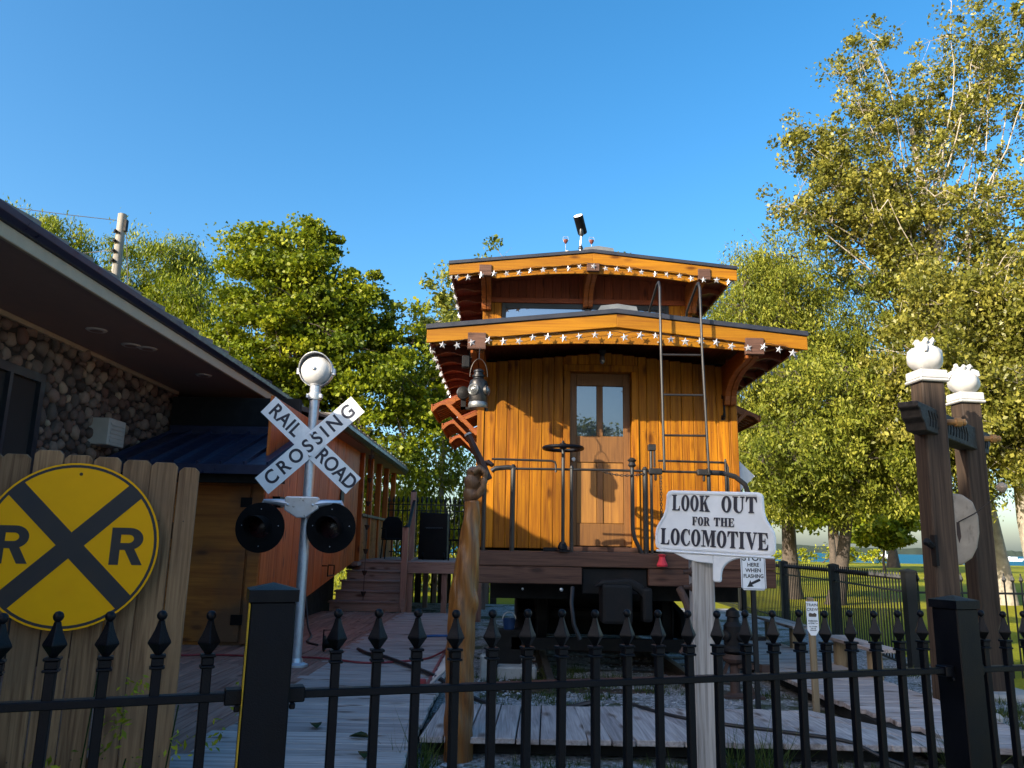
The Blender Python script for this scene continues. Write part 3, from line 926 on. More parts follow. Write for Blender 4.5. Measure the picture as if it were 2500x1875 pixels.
kn = MB().lathe([(0.0, 0.05), (0.022, 0.045), (0.028, 0.03), (0.022, 0.012), (0.010, 0.008), (0.010, -.02)], 16, frame((1, 0, 0), (0, 0, 1), (0, -1, 0), (DX0 + .045, YD, 2.60)))
part('knob', kn, 'bell_paint', d, smooth=True)
# handle on the right of the wall, porch lamp over the door
hnd = MB().tube([(2.60, YW2 + .01, 3.40), (2.60, YW2 - .045, 3.385), (2.597, YW2 - .055, 3.34), (2.593, YW2 - .055, 3.195), (2.591, YW2 - .045, 3.15), (2.591, YW2 + .01, 3.135)], [.02, .02, .013, .013, .02, .02], 8)
hnd.box((2.577, YW2 - .01, 3.37), (2.623, YW2 + .002, 3.425)).box((2.567, YW2 - .01, 3.11), (2.615, YW2 + .002, 3.165))
part('wall_handle', hnd, 'iron', cb, smooth=True)
plb = part('porch_lamp', MB().lathe([(0.05, 0), (0.05, -.02), (0.03, -.05), (.028, -.07)], 14, Matrix.Translation((1.08, 9.1, 3.88))), 'cast_iron', cb, smooth=True)
part('globe', MB().lathe([(.026, -.07), (.036, -.10), (.036, -.14), (.02, -.165), (0, -.17)], 14, Matrix.Translation((1.08, 9.1, 3.88))), 'lens_glass', plb, smooth=True)
# roof with its boarded underside
SL = 0.105
RX = 2.11
def gable(half, zpk, sl, th, n=1):
    return [(XC - half, zpk - half * sl), (XC, zpk), (XC + half, zpk - half * sl), (XC + half, zpk - half * sl - th), (XC, zpk - th), (XC - half, zpk - half * sl - th)]
part('roof', MB().prism(gable(RX, 4.155, SL, .055), YB - YF + .15, Matrix.Translation((0, YF - .025, 0))), 'roof_edge', cb, bevel=0.005)
for k in range(9):
    x0 = XC - RX + .07 + k * (2 * RX - .14) / 9; x1 = x0 + (2 * RX - .14) / 9 - .004
    if x0 < XC < x1: pts = [(x0, 4.097 - abs(x0 - XC) * SL), (XC, 4.097), (x1, 4.097 - abs(x1 - XC) * SL)]
    else: pts = [(x0, 4.097 - abs(x0 - XC) * SL), (x1, 4.097 - abs(x1 - XC) * SL)]
    poly = pts + [(p[0], p[1] - .02) for p in reversed(pts)]
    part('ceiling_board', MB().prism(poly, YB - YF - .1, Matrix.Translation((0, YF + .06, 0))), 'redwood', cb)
def fascia(zpk, sl, half, y, t0, h0, arch_mid, arch_end, inset):
    """two stacked gable boards: a straight one and a lower one with an arched bottom, each in two halves"""
    for s in (-1, 1):
        poly = [(XC, zpk), (XC + s * half, zpk - half * sl), (XC + s * half, zpk - half * sl - h0), (XC, zpk - h0)]
        if s > 0: poly = poly[::-1]
        part('fascia_board', MB().prism(poly, .035, Matrix.Translation((0, y, 0))), 'fascia', cb, bevel=0.004, merge=True)
        n = 14
        top = [(XC + s * (half - inset) * i / n, zpk - h0 + .03 - (half - inset) * i / n * sl) for i in range(n + 1)]
        bot = []
        for i in range(n + 1):
            t = i / n
            zt = arch_mid + (arch_end - arch_mid) * t * t
            if t > 0.72:                                      # scalloped end
                q = (t - 0.72) / 0.28
                zt = zt + 0.075 * max(0.0, math.sin(q * math.pi * 0.95)) + (.03 * q)
            bot.append((XC + s * (half - inset) * t, min(zt, top[i][1] - .012)))
        poly = top + bot[::-1]
        if s > 0: poly = poly[::-1]
        poly = [p for p in poly]
        part('arched_board', MB().prism(poly, .03, Matrix.Translation((0, y + .04, 0))), 'fascia', cb, merge=True)
fascia(4.095, SL, RX - .01, YF - .005, .035, .150, 3.765, 3.665, .10)
# eave boards along the sides
for s in (-1, 1):
    xe = XC + s * (RX - .012)
    z1 = 4.095 - (RX - .012) * SL
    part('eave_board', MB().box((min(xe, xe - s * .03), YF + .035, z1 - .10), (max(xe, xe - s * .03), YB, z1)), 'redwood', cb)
# rafter tails with a scalloped lower edge
for s in (-1, 1):
    for k in range(20):
        y = YF + .22 + k * 0.5
        if y > YB - .2: break
        n = 8
        xi, xo = HW - .05, RX - .045
        top = []; bot = []
        for i in range(n + 1):
            xx = xi + (xo - xi) * i / n
            zt = 4.075 - xx * SL
            t = i / n
            top.append((XC + s * xx, zt)); bot.append((XC + s * xx, zt - .10 - .035 * math.sin(t * 2 * math.pi)))
        poly = top + bot[::-1]
        if s > 0: poly = poly[::-1]
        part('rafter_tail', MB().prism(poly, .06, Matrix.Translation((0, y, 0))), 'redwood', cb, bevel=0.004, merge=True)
# window awnings along the sides: sloped roof, rake boards, rafters, knee braces
def awning(s, y0, L=.95):
    xi, xo = HW - .01, 2.17
    zi, zo = 3.60, 3.33
    X = lambda v: XC + s * v
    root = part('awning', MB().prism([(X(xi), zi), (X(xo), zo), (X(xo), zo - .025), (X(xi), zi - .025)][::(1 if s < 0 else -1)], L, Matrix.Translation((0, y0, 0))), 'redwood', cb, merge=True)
    for yy in (y0 - .02, y0 + L - .02):
        n = 7
        tt = [.50 + .50 * i / n for i in range(n + 1)]
        top = [(X(xi + (xo - xi) * q), zi - .026 + (zo - zi) * q) for q in tt]
        bot = [(X(xi + (xo - xi) * q), zi - .026 + (zo - zi) * q - .060 - .028 * math.sin(i / n * 2 * math.pi + .6)) for i, q in enumerate(tt)]
        poly = top + bot[::-1]
        if s > 0: poly = poly[::-1]
        part('rake_board', MB().prism(poly, .04, Matrix.Translation((0, yy, 0))), 'rafter', root, bevel=.004, merge=True)
        part('knee_brace', MB().bar((X(xi), yy + .02, 2.95), (X(xi + .42), yy + .02, 3.36), .045, .055), 'rafter', root, bevel=.005)
        part('top_chord', MB().bar((X(xi), yy + .02, zi - .06), (X(xi + .40), yy + .02, zi - .06 + .40 / (xo - xi) * (zo - zi)), .035, .05), 'rafter', root)
    for k in range(6):
        yy = y0 + .14 + k * (L - .28) / 5
        part('rafter', MB().bar((X(xi), yy, zi - .055), (X(xo - .03), yy, zo - .055), .035, .05), 'rafter', root)
    part('edge_board', MB().box((min(X(xo), X(xo) + s * .02), y0 - .02, zo - .09), (max(X(xo), X(xo) + s * .02), y0 + L + .02, zo + .004)), 'rafter', root, bevel=.004)
for y0 in (9.95, 11.55, 13.1):
    awning(-1, y0)
awning(1, 10.3)
awning(1, 12.2)
# gable brackets under the end of the roof
def gable_bracket(x, zt, yw, yf, drop, name='roof_bracket', w=.066, mat='rafter'):
    L = yw - yf
    prof = [(yf + .02, zt), (yw, zt), (yw, zt - drop), (yw - .10, zt - drop)]
    for i in range(9):
        t = i / 8
        prof.append((yw - .12 - (L - .30) * (1 - math.cos(t * math.pi / 2)) * .9 , zt - drop + .05 + (drop - .22) * math.sin(t * math.pi / 2)))
    prof += [(yf + .15, zt - .16), (yf + .02, zt - .14)]
    for dx in (-w - .004, .004):
        part(name, MB().prism(prof, w, frame((0, 1, 0), (1, 0, 0), (0, 0, 1), (x + dx, 0, 0))), mat, cb, merge=True, bevel=.004)
gable_bracket(-.395, 3.78, YW2, YF + .06, .56)
gable_bracket(2.66, 3.78, YW2, YF + .06, .50)

# end platform
part('platform_floor', MB().box((XC - HW, YF + .10, FL - .04), (XC + HW, YW2 + .1, FL)), 'beam_wood', cb)
part('end_beam', MB().box((XC - HW + .02, YF - .06, 1.352), (XC + HW + .02, YF + .09, FL - .002)), 'beam_wood', cb, bevel=.008)
part('end_beam', MB().box((XC - HW + .02, YF - .055, 1.175), (.76, YF + .085, 1.349)), 'beam_wood', cb, bevel=.008)
part('end_beam', MB().box((1.445, YF - .055, 1.175), (XC + HW + .02, YF + .085, 1.349)), 'beam_wood', cb, bevel=.008)
part('striker_plate', MB().box((.765, YF + .0, 1.08), (1.44, YF + .08, 1.345)), 'cast_iron', cb, bevel=.01)
# coupler
cp = MB()
cp.box((.93, 7.93, .82), (1.23, 8.25, 1.20))
cp.box((1.00, 8.2, 1.0), (1.2, 8.9, 1.18))
cp.prism([(.86, 1.17), (.92, 1.24), (1.22, 1.26), (1.34, 1.20), (1.42, 1.02), (1.36, 1.02), (1.30, 1.12), (1.20, 1.17)], .16, Matrix.Translation((0, 7.96, 0)))
part('coupler', cp, 'cast_iron', cb, bevel=.03, seg=2)
part('coupler_knuckle', MB().box((1.33, 7.95, .84), (1.43, 8.12, 1.17)), 'cast_iron', cb, bevel=.03, seg=2)
part('air_hose', MB().tube([(.66, 8.2, 1.15), (.64, 8.1, 1.0), (.66, 8.05, .8), (.72, 8.03, .66)], .022, 8), 'hose_black', cb, smooth=True)
part('air_hose', MB().tube([(1.75, 8.2, 1.16), (1.80, 8.1, 1.02), (1.82, 8.02, .85), (1.78, 7.98, .66), (1.7, 7.97, .55)], [.04, .04, .032, .032, .028], 8), 'rusty', cb, smooth=True)
for xx, zz, rr in ((.55, 1.12, .018), (.15, 1.12, .012), (2.0, 1.1, .012)):
    part('underframe_bolt', MB().lathe([(0, .05), (rr, .04), (rr, 0)], 10, frame((1, 0, 0), (0, 0, 1), (0, -1, 0), (xx, YF + .02, zz))), 'aluminium', cb, smooth=True)
# underframe, truck, wheels
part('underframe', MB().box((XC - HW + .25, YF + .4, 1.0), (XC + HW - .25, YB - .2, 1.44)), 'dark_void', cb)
for yy in (10.0, 13.0):
    for s in (-1, 1):
        wh = MB().lathe([(.06, -.10), (.16, -.08), (.34, -.05), (.37, -.06), (.42, -.055), (.42, .05), (.445, .055), (.445, .075), (.36, .08), (.1, .06)], 28,
                        frame((0, 1, 0), (0, 0, 1), (s, 0, 0) if s > 0 else (-1, 0, 0), (XC + s * .74, yy, GZ + .14 + .43)))
        part('wheel', wh, 'cast_iron', cb, smooth=30)
    part('axle', MB().tube([(XC - .9, yy, GZ + .57), (XC + .9, yy, GZ + .57)], .07, 10), 'cast_iron', cb)
for s in (-1, 1):
    for yy in (11.5,):
        tr = MB().prism([(yy - 1.9, .50), (yy - 1.7, .78), (yy - .5, .95), (yy + .5, .95), (yy + 1.7, .78), (yy + 1.9, .50), (yy + 1.3, .46), (yy + .5, .36), (yy - .5, .36), (yy - 1.3, .46)], .12,
                        frame((0, 1, 0), (1, 0, 0), (0, 0, 1), (XC + s * .98 - .06, 0, 0)))
        part('truck_frame', tr, 'cast_iron', cb, bevel=.02)
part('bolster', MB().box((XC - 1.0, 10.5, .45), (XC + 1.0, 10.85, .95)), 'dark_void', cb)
part('brake_beam', MB().box((XC - 1.1, 9.15, .42), (XC + 1.1, 9.25, .55)), 'cast_iron', cb)
part('side_step', MB().box((2.2, 8.6, .62), (2.74, 8.8, .66)), 'cast_iron', cb)

# railing and pipes on the platform
def pipe(pts, r, name='railing_pipe', mat='rail_iron', n=8, parent=None):
    return part(name, MB().tube(pts, r, n), mat, parent or cb, smooth=True)
RZ = 2.36
pipe([(-.20, YF + .02, 2.33), (-.16, YF + .02, 2.36), (-.02, YF + .02, 2.375), (.06, YF + .02, RZ)], .026)
pipe([(-.05, YF + .02, RZ), (.95, YF + .02, RZ + .005), (1.9, YF + .02, RZ), (2.15, YF + .02, RZ - .002)], .013)
pipe([(2.08, YF + .02, RZ), (2.26, YF + .02, RZ - .004), (2.40, YF + .02, RZ - .04), (2.50, YF + .02, RZ - .12), (2.545, YF + .02, RZ - .25), (2.56, YF + .02, 1.55)], .028)
for xx, r, z1 in ((-.27, .022, 2.36), (.03, .027, 2.37), (.655, .020, 2.37), (1.436, .027, 2.37), (2.115, .022, 2.37), (2.30, .014, 2.47)):
    pipe([(xx, YF + .02, FL), (xx, YF + .02, z1)], r, 'railing_post')
    part('cap', MB().lathe([(r, 0), (r * 1.15, .01), (r * .6, .035), (0, .04)], 10, Matrix.Translation((xx, YF + .02, z1))), 'rail_iron', cb, smooth=True)
pipe([(1.30, YF + .02, 2.42), (1.30, YF + .02, 1.75), (1.315, YF + .02, 1.66), (1.36, YF - .0, 1.56), (1.39, YF - .0, 1.50)], .022, 'bent_post')
part('post_finial', MB().lathe([(.03, 2.40), (.045, 2.42), (.03, 2.45), (.05, 2.475), (.02, 2.50), (0, 2.505)], 12, Matrix.Translation((1.30, YF + .02, 0))), 'rail_iron', cb, smooth=True)
pipe([(-.2, YF + .02, 2.46), (.44, YF + .02, 2.452), (.475, YF + .02, 2.44), (.485, YF + .02, 2.41), (.485, YF + .02, 2.33)], .012, 'upper_rail')
pipe([(1.58, YF + .02, 2.475), (2.27, YF + .02, 2.468), (2.31, YF + .02, 2.455), (2.325, YF + .02, 2.42), (2.325, YF + .02, 1.5)], .012, 'upper_rail')
pipe([(1.50, YF + .02, FL), (1.505, YF + .02, 2.60)], .016, 'brake_lever')
part('lever_head', MB().box((1.475, YF - .01, 2.58), (1.555, YF + .05, 2.65)).box((1.53, YF + .0, 2.40), (1.55, YF + .03, 2.58)), 'rail_iron', cb, bevel=.006)
for xx in (1.545, 2.06):
    part('clamp', MB().box((xx - .07, YF - .03, RZ - .035), (xx + .07, YF + .05, RZ + .03)).box((xx - .012, YF - .02, RZ - .10), (xx + .012, YF + .02, RZ - .03)), 'rail_iron', cb, bevel=.008)
# chains
def chain_mesh(r=.018):
    b = MB()
    pts = [(math.cos(a) * r * .55, 0, math.sin(a) * r) for a in [2 * math.pi * i / 10 for i in range(10)]]
    b.tube(pts, .0045, 5, closed=True)
    return b.mesh('chain_link', 'rail_iron', smooth=80)
CHL = chain_mesh()
def chain(p0, p1, sag, n, parent):
    p0, p1 = Vector(p0), Vector(p1); w = world_loc(parent)
    for i in range(n):
        t = (i + .5) / n
        p = p0.lerp(p1, t); p.z -= sag * 4 * t * (1 - t)
        tn = (p1 - p0) / n; tn.z -= sag * 4 * (1 - 2 * t) / n
        q = tn.normalized().to_track_quat('Z', 'Y') @ Quaternion((0, 0, 1), R(90) * (i % 2))
        put('chain_link', CHL, parent, p - w, rot=q.to_euler())
chain((.98, YF - .01, 2.345), (1.42, YF - .01, 2.33), .03, 16, cb)
chain((1.60, YF - .01, 2.31), (1.60, YF - .01, 1.62), 0, 24, cb)
# brake wheel and staff
bwl = part('brake_wheel', MB().tube([(.56 + .205 * math.cos(a), YF - .02 + .205 * math.sin(a), 2.585) for a in [2 * math.pi * i / 32 for i in range(32)]], .021, 8, closed=True), 'iron', cb, smooth=True)
for a in range(5):
    an_ = 2 * math.pi * a / 5 + .3
    part('spoke', MB().tube([(.56 + .02 * math.cos(an_), YF - .02 + .02 * math.sin(an_), 2.615), (.56 + .11 * math.cos(an_), YF - .02 + .11 * math.sin(an_), 2.605), (.56 + .2 * math.cos(an_), YF - .02 + .2 * math.sin(an_), 2.585)], [.02, .016, .014], 6), 'iron', bwl, smooth=True)
part('hub', MB().lathe([(.035, 2.58), (.04, 2.60), (.035, 2.635), (.015, 2.645), (.012, 2.665), (0, 2.668)], 12, Matrix.Translation((.56, YF - .02, 0))), 'iron', bwl, smooth=True)
pipe([(.56, YF - .02, 2.62), (.562, YF - .02, 1.5)], .019, 'brake_staff')
part('ratchet', MB().lathe([(.09, 1.502), (.09, 1.52), (.05, 1.53), (.05, 1.56), (.03, 1.60), (.022, 1.605)], 14, Matrix.Translation((.56, YF - .0, 0))).box((.36, YF - .03, 1.502), (.5, YF + .02, 1.545)), 'iron', cb, smooth=30)
# roof ladder
LY = YF - .16
ld = part('ladder', MB().tube([(1.61, LY, 2.36), (1.60, LY, 3.6), (1.60, LY, 4.36), (1.60, LY + .05, 4.44), (1.60, LY + .14, 4.44), (1.60, LY + .62, 4.30), (1.60, LY + .68, 4.24), (1.60, LY + .68, 4.07)], .0145, 8), 'rail_iron', cb, smooth=True)
part('ladder_rail', MB().tube([(2.075, LY, 2.34), (2.045, LY, 3.6), (2.04, LY, 4.36), (2.04, LY + .05, 4.44), (2.04, LY + .14, 4.44), (2.04, LY + .62, 4.30), (2.04, LY + .68, 4.24), (2.04, LY + .68, 4.05)], .0145, 8), 'rail_iron', ld, smooth=True)
for zz in (3.60, 3.16, 2.725):
    part('rung', MB().tube([(1.605, LY, zz), (2.05, LY, zz + .003)], .012, 8), 'rail_iron', ld, smooth=True)
for xx in (1.60, 2.045):
    part('roof_hook', MB().tube([(xx - .03, LY, 3.74), (xx + .02, LY + .1, 3.72), (xx + .05, YF + .03, 3.80)], .010, 6), 'rail_iron', ld)

# cupola (the car stands slightly askew to the view)
XMAIN = XC
XC = 1.09
CY, CF, CB2 = 11.0, 10.2, 13.7
CXW = 1.54
part('cupola_core', MB().box((XC - CXW + .04, CY + .05, 3.9), (XC + CXW - .04, CB2 - .8, 5.2)), 'dark_void', cb)
x = XC - CXW
k = 0
while x < XC + CXW - .01:
    x1 = min(x + .128, XC + CXW)
    zt = 5.53 - abs((x + x1) / 2 - XC) * .105
    part('cupola_board', MB().box((x + .0015, CY, 5.145), (x1 - .0015, CY + .022, zt)), 'redwood_up', cb, bevel=.004)
    x = x1
part('cupola_rail', MB().box((XC - CXW - .02, CY - .03, 5.065), (XC + CXW + .02, CY + .03, 5.142)), 'redwood', cb, bevel=.005)
for x0, x1 in ((XC - CXW, XC - CXW + .17), (XC - CXW + .172, XC - 1.262), (XC + 1.20, XC + CXW - .172), (XC + CXW - .17, XC + CXW)):
    part('cupola_stile', MB().box((x0 + .001, CY - .012, 4.0), (x1 - .001, CY + .03, 5.063)), 'siding', cb, bevel=.005)
cw = part('cupola_window', MB().box((XC - 1.26, CY + .018, 4.3), (XC + 1.198, CY + .03, 5.062)), 'window_frame', cb)
for x0, x1 in ((XC - 1.26, XC - 1.20), (XC + 1.14, XC + 1.198), (XC - .04, XC + .04)):
    part('mullion', MB().box((x0, CY - .01, 4.3), (x1, CY + .017, 5.062)), 'window_frame', cw, bevel=.004)
part('head_frame', MB().box((XC - 1.199, CY - .01, 4.985), (XC + 1.139, CY + .017, 5.062)), 'window_frame', cw, bevel=.004)
for x0, x1 in ((XC - 1.198, XC - .042), (XC + .042, XC + 1.138)):
    part('pane', MB().box((x0, CY + .005, 4.32), (x1, CY + .012, 4.983)), 'cupola_glass', cw)
for s in (-1, 1):
    xx = XC + s * CXW
    part('cupola_side', MB().box((min(xx, xx - s * .03), CY + .035, 3.9), (max(xx, xx - s * .03), CB2 - .8, 5.3)), 'redwood_up', cb)
CR = 1.995
part('cupola_roof', MB().prism(gable(CR, 5.605, SL, .05), CB2 - CF + .05, Matrix.Translation((0, CF - .025, 0))), 'roof_edge', cb, bevel=.005)
part('cupola_ceiling', MB().prism(gable(CR - .05, 5.552, SL, .02), CB2 - CF - .1, Matrix.Translation((0, CF + .08, 0))), 'redwood', cb)
fascia(5.55, SL, CR - .01, CF - .005, .035, .150, 5.268, 5.08, .12)
for s in (-1, 1):
    xe = XC + s * (CR - .012); z1 = 5.55 - (CR - .012) * SL
    part('eave_board', MB().box((min(xe, xe - s * .03), CF + .035, z1 - .09), (max(xe, xe - s * .03), CB2, z1)), 'redwood', cb)
    for k in range(6):
        y = CF + .25 + k * .55
        n = 6; xi, xo = CXW - .02, CR - .045
        top = [(XC + s * (xi + (xo - xi) * i / n), 5.53 - (xi + (xo - xi) * i / n) * SL) for i in range(n + 1)]
        bot = [(p[0], p[1] - .09 - .03 * math.sin(i / n * 2 * math.pi)) for i, p in enumerate(top)]
        poly = top + bot[::-1]
        if s > 0: poly = poly[::-1]
        part('rafter_tail', MB().prism(poly, .06, Matrix.Translation((0, y, 0))), 'redwood', cb, merge=True)
for x in (-.395, XC - .0, 2.60):
    gable_bracket(x, 5.35 if abs(x - XC) > .5 else 5.42, CY, CF + .06, .42)
for x in (-.395, 2.62):
    part('bracket_block', MB().box((x - .085, CF - .03, 5.19), (x + .085, CF + .035, 5.345)), 'beam_wood', cb, bevel=.004)
part('bracket_block', MB().box((XC - .085, CF - .03, 5.285), (XC + .085, CF + .035, 5.395)), 'beam_wood', cb, bevel=.004)
for x in (-.395, 2.66):
    part('bracket_block', MB().box((x - .10, YF - .03, 3.66), (x + .10, YF + .036, 3.845)), 'beam_wood', cb, bevel=.004)
XC = XMAIN
# ridge vents
for y, z, nm in ((CF + .06, 5.60, 'ridge_vent'), (YF + .06, 4.15, 'ridge_vent')):
    x0 = XC - .17; x1 = XC + .25
    part(nm, MB().prism([(x0 - .06, z - .03), (XC, z + .0), (x1, z - .03), (x1 - .02, z + .055), (XC + .02, z + .085), (x0, z + .06)][::-1], .6, Matrix.Translation((0, y, 0))), 'vent_grey', cb, merge=True)

# ================================================================== THINGS ON THE CABOOSE
def star_mesh(r=.047):
    b = MB()
    pts = []
    for i in range(10):
        a = R(90 + 36 * i); rr = r if i % 2 == 0 else r * .42
        pts.append((rr * math.cos(a), 0, rr * math.sin(a)))
    b.v = [(0, -.018, 0)] + pts + [(0, .004, 0)]
    for i in range(10):
        b.f.append((0, 1 + (i + 1) % 10, 1 + i))
        b.f.append((11, 1 + i, 1 + (i + 1) % 10))
    return b.mesh('star', 'star_tin')
STAR = star_mesh()
def star_string(label, pts, step_sag=.012, tilt=22, flip=0.0):
    root = thing('star_light_string', label, 'star lights', pts[0], group='strings of star lights on the caboose')
    w = world_loc(root)
    wire = []
    for i, p in enumerate(pts):
        p = Vector(p)
        put('star', STAR, root, p - w, rot=(R(random.uniform(-12, 12)), R(random.uniform(-tilt, tilt)), R(flip + random.uniform(-30, 30))), scale=(random.uniform(.92, 1.08),) * 3)
        wire.append(p + Vector((0, .012, .045)))
        if i + 1 < len(pts):
            wire.append(p.lerp(Vector(pts[i + 1]), .5) + Vector((0, .012, .045 + step_sag)))
    part('cord', MB().tube(wire, .0035, 4), 'wire', root)
    return root
pts = []
n = 24
for i in range(n):
    x = XC - 1.93 + i * (3.86 / (n - 1)) + random.uniform(-.012, .012)
    a = abs(x - XC)
    pts.append((x, YF - .035 if a > 1.2 or True else 0, 3.865 - a * .088 - .018 * math.sin(i * 1.7) - (.02 if a < .25 else 0)))
star_string('string of tin stars across the lower gable of the caboose', pts)
pts = []
n = 23
for i in range(n):
    x = 1.09 - 1.88 + i * (3.74 / (n - 1)) + random.uniform(-.012, .012)
    a = abs(x - 1.09)
    pts.append((x, CF - .04, 5.345 - a * .105 - .012 * math.sin(i * 1.7)))
star_string('string of tin stars across the upper cupola gable', pts)
for s, nm in ((-1, 'left'), (1, 'right')):
    pts = [(XC + s * (RX - .03), YF + .1 + i * .21, 3.77 - .05 * (i % 2)) for i in range(28)]
    star_string('string of tin stars hanging along the %s lower eave' % nm, pts, flip=60 * s)
    pts = [(1.09 + s * (CR - .03), CF + .1 + i * .24, 5.20 - .05 * (i % 2)) for i in range(13)]
    star_string('string of tin stars hanging along the %s cupola eave' % nm, pts, flip=60 * s)

lx, ly = -.36, YF - .10
ln = thing('railroad_lantern', 'old black railroad lantern with round lens hanging from the left roof bracket', 'lantern', (lx, ly, 2.98))
part('base', MB().lathe([(.098, 2.985), (.105, 3.0), (.105, 3.03), (.098, 3.05)], 20, Matrix.Translation((lx, ly, 0))), 'lantern_base', ln, smooth=30)
part('body', MB().lathe([(.095, 3.05), (.10, 3.06), (.098, 3.26), (.088, 3.285), (.06, 3.305), (.056, 3.32), (.07, 3.325), (.07, 3.345), (.052, 3.35), (.05, 3.375), (.06, 3.38), (.055, 3.40), (.03, 3.415), (0, 3.42)], 20, Matrix.Translation((lx, ly, 0))), 'lantern_metal', ln, smooth=30)
ldir = Vector((-.5, -.86, 0)).normalized()
lside = Vector((0, 0, 1)).cross(ldir)
for dr_, off, nm in ((ldir, (0, 0), 'lens'), (Vector((.95, -.3, 0)).normalized(), (0, 0), 'side_lens')):
    side = Vector((0, 0, 1)).cross(dr_)
    M = frame(side, (0, 0, 1), dr_, Vector((lx, ly, 3.175)) + dr_ * .075)
    o = part(nm, MB().lathe([(.062, 0), (.066, .03), (.056, .036), (.052, .034)], 20, M), 'lantern_base' if nm == 'lens' else 'lantern_metal', ln, smooth=30)
    part('glass', MB().lathe([(.055, .030), (.050, .040), (.044, .036), (.036, .046), (.030, .042), (.02, .05), (0, .054)], 20, M), 'lens_glass', o, smooth=20)
part('side_filler', MB().lathe([(.018, 2.955), (.022, 2.985), (.012, 2.99)], 10, Matrix.Translation((lx + .09, ly, 0))), 'lantern_metal', ln, smooth=True)
part('bail', MB().tube([(lx + .095 * math.cos(a), ly, 3.33 + .20 * math.sin(a)) for a in [math.pi * i / 14 for i in range(15)]], .004, 6), 'lantern_metal', ln, smooth=True)
part('hook', MB().tube([(lx, ly, 3.53), (lx, ly + .01, 3.60), (lx, ly + .06, 3.66)], .006, 6), 'rail_iron', ln)
hl = thing('marker_lamp', 'small black marker lamp with round lens on the caboose side behind the lantern', 'lamp', (-.62, 9.6, 3.3))
M = frame((1, 0, 0), (0, 0, 1), (0, -1, 0), (-.60, 9.5, 3.40))
part('case', MB().lathe([(.07, -.12), (.085, 0), (.085, .03), (.07, .04)], 18, M), 'lantern_metal', hl, smooth=30)
part('glass', MB().lathe([(.066, .04), (.04, .055), (0, .06)], 16, M), 'cast_iron', hl, smooth=True)
part('bracket', MB().box((-.63, 9.5, 3.20), (-.57, 9.56, 3.33)).box((-.63, 9.5, 3.20), (-.36, 9.56, 3.23)), 'cast_iron', hl)
fs = thing('flood_lamp', 'small black flood lamp fixed beside the left roof bracket', 'lamp', (-.52, 8.5, 3.5))
part('housing', MB().box((-.56, 8.40, 3.48), (-.47, 8.5, 3.62)), 'cast_iron', fs, bevel=.01)
part('arm', MB().box((-.49, 8.5, 3.6), (-.46, 8.55, 3.78)), 'cast_iron', fs)

sp = thing('spotlight', 'black cylinder spotlight on a pole on top of the cupola roof', 'spotlight', (.95, CF + .35, 5.6))
sy = CF + .35
tilt = Vector((-.30, -.62, .73)).normalized()
sxv = tilt.cross(Vector((0, 0, 1))).normalized()
M = frame(sxv, tilt.cross(sxv) * -1, tilt, (.945, sy, 6.12))
part('mast', MB().tube([(.95, sy, 5.60), (.945, sy, 5.78), (.955, sy, 5.90), (.96, sy, 6.02)], [.02, .016, .014, .018], 8), 'aluminium', sp, smooth=True)
part('joint', MB().lathe([(.03, 5.74), (.035, 5.76), (.02, 5.80)], 10, Matrix.Translation((.95, sy, 0))).lathe([(.02, 5.94), (.035, 5.97), (.03, 6.06)], 10, Matrix.Translation((.958, sy, 0))), 'rail_iron', sp, smooth=True)
bd = part('barrel', MB().lathe([(.06, -.14), (.068, -.13), (.07, .12), (.072, .14)], 20, M), 'plastic_black', sp, smooth=30)
part('lens', MB().lathe([(.065, .142), (0, .146)], 20, M), 'plastic_white', bd)
part('base', MB().box((.87, sy - .08, 5.575), (1.0, sy + .08, 5.66)), 'plastic_black', sp, bevel=.012)
for gx, lab in ((.73, 'flat wine glass cut-out left of the roof spotlight'), (1.10, 'flat wine glass cut-out right of the roof spotlight')):
    gl = thing('wine_glass', lab, 'wine glass', (gx, CF + .3, 5.55), group='wine glass ornaments on the cupola roof')
    pr = [(.0, 5.90)]
    yy = CF + .3
    part('bowl_rim', MB().tube([(gx - .028, yy, 5.835), (gx - .038, yy, 5.87), (gx - .033, yy, 5.91), (gx + .033, yy, 5.91), (gx + .038, yy, 5.87), (gx + .028, yy, 5.835)], .004, 5), 'aluminium', gl)
    part('wine', MB().lathe([(.0, 5.80), (.018, 5.815), (.032, 5.845), (.034, 5.865), (0, 5.865)], 12, Matrix.Translation((gx, yy, 0))), 'wine', gl, smooth=30)
    part('stem', MB().tube([(gx, yy, 5.80), (gx, yy, 5.56)], .005, 6), 'aluminium', gl)
    part('foot', MB().lathe([(.035, 5.558), (.03, 5.566), (.006, 5.575)], 12, Matrix.Translation((gx, yy, 0))), 'aluminium', gl)
jar = thing('metal_cup', 'small metal cup on the cupola roof edge', 'cup', (.75, CF + .12, 5.56))
part('cup', MB().lathe([(.022, 5.55), (.038, 5.62), (.034, 5.62), (.02, 5.56)], 12, Matrix.Translation((.745, CF + .12, 0))), 'aluminium', jar, smooth=30)
part('handle', MB().box((.79, CF + .10, 5.568), (.95, CF + .12, 5.58)), 'aluminium', jar)

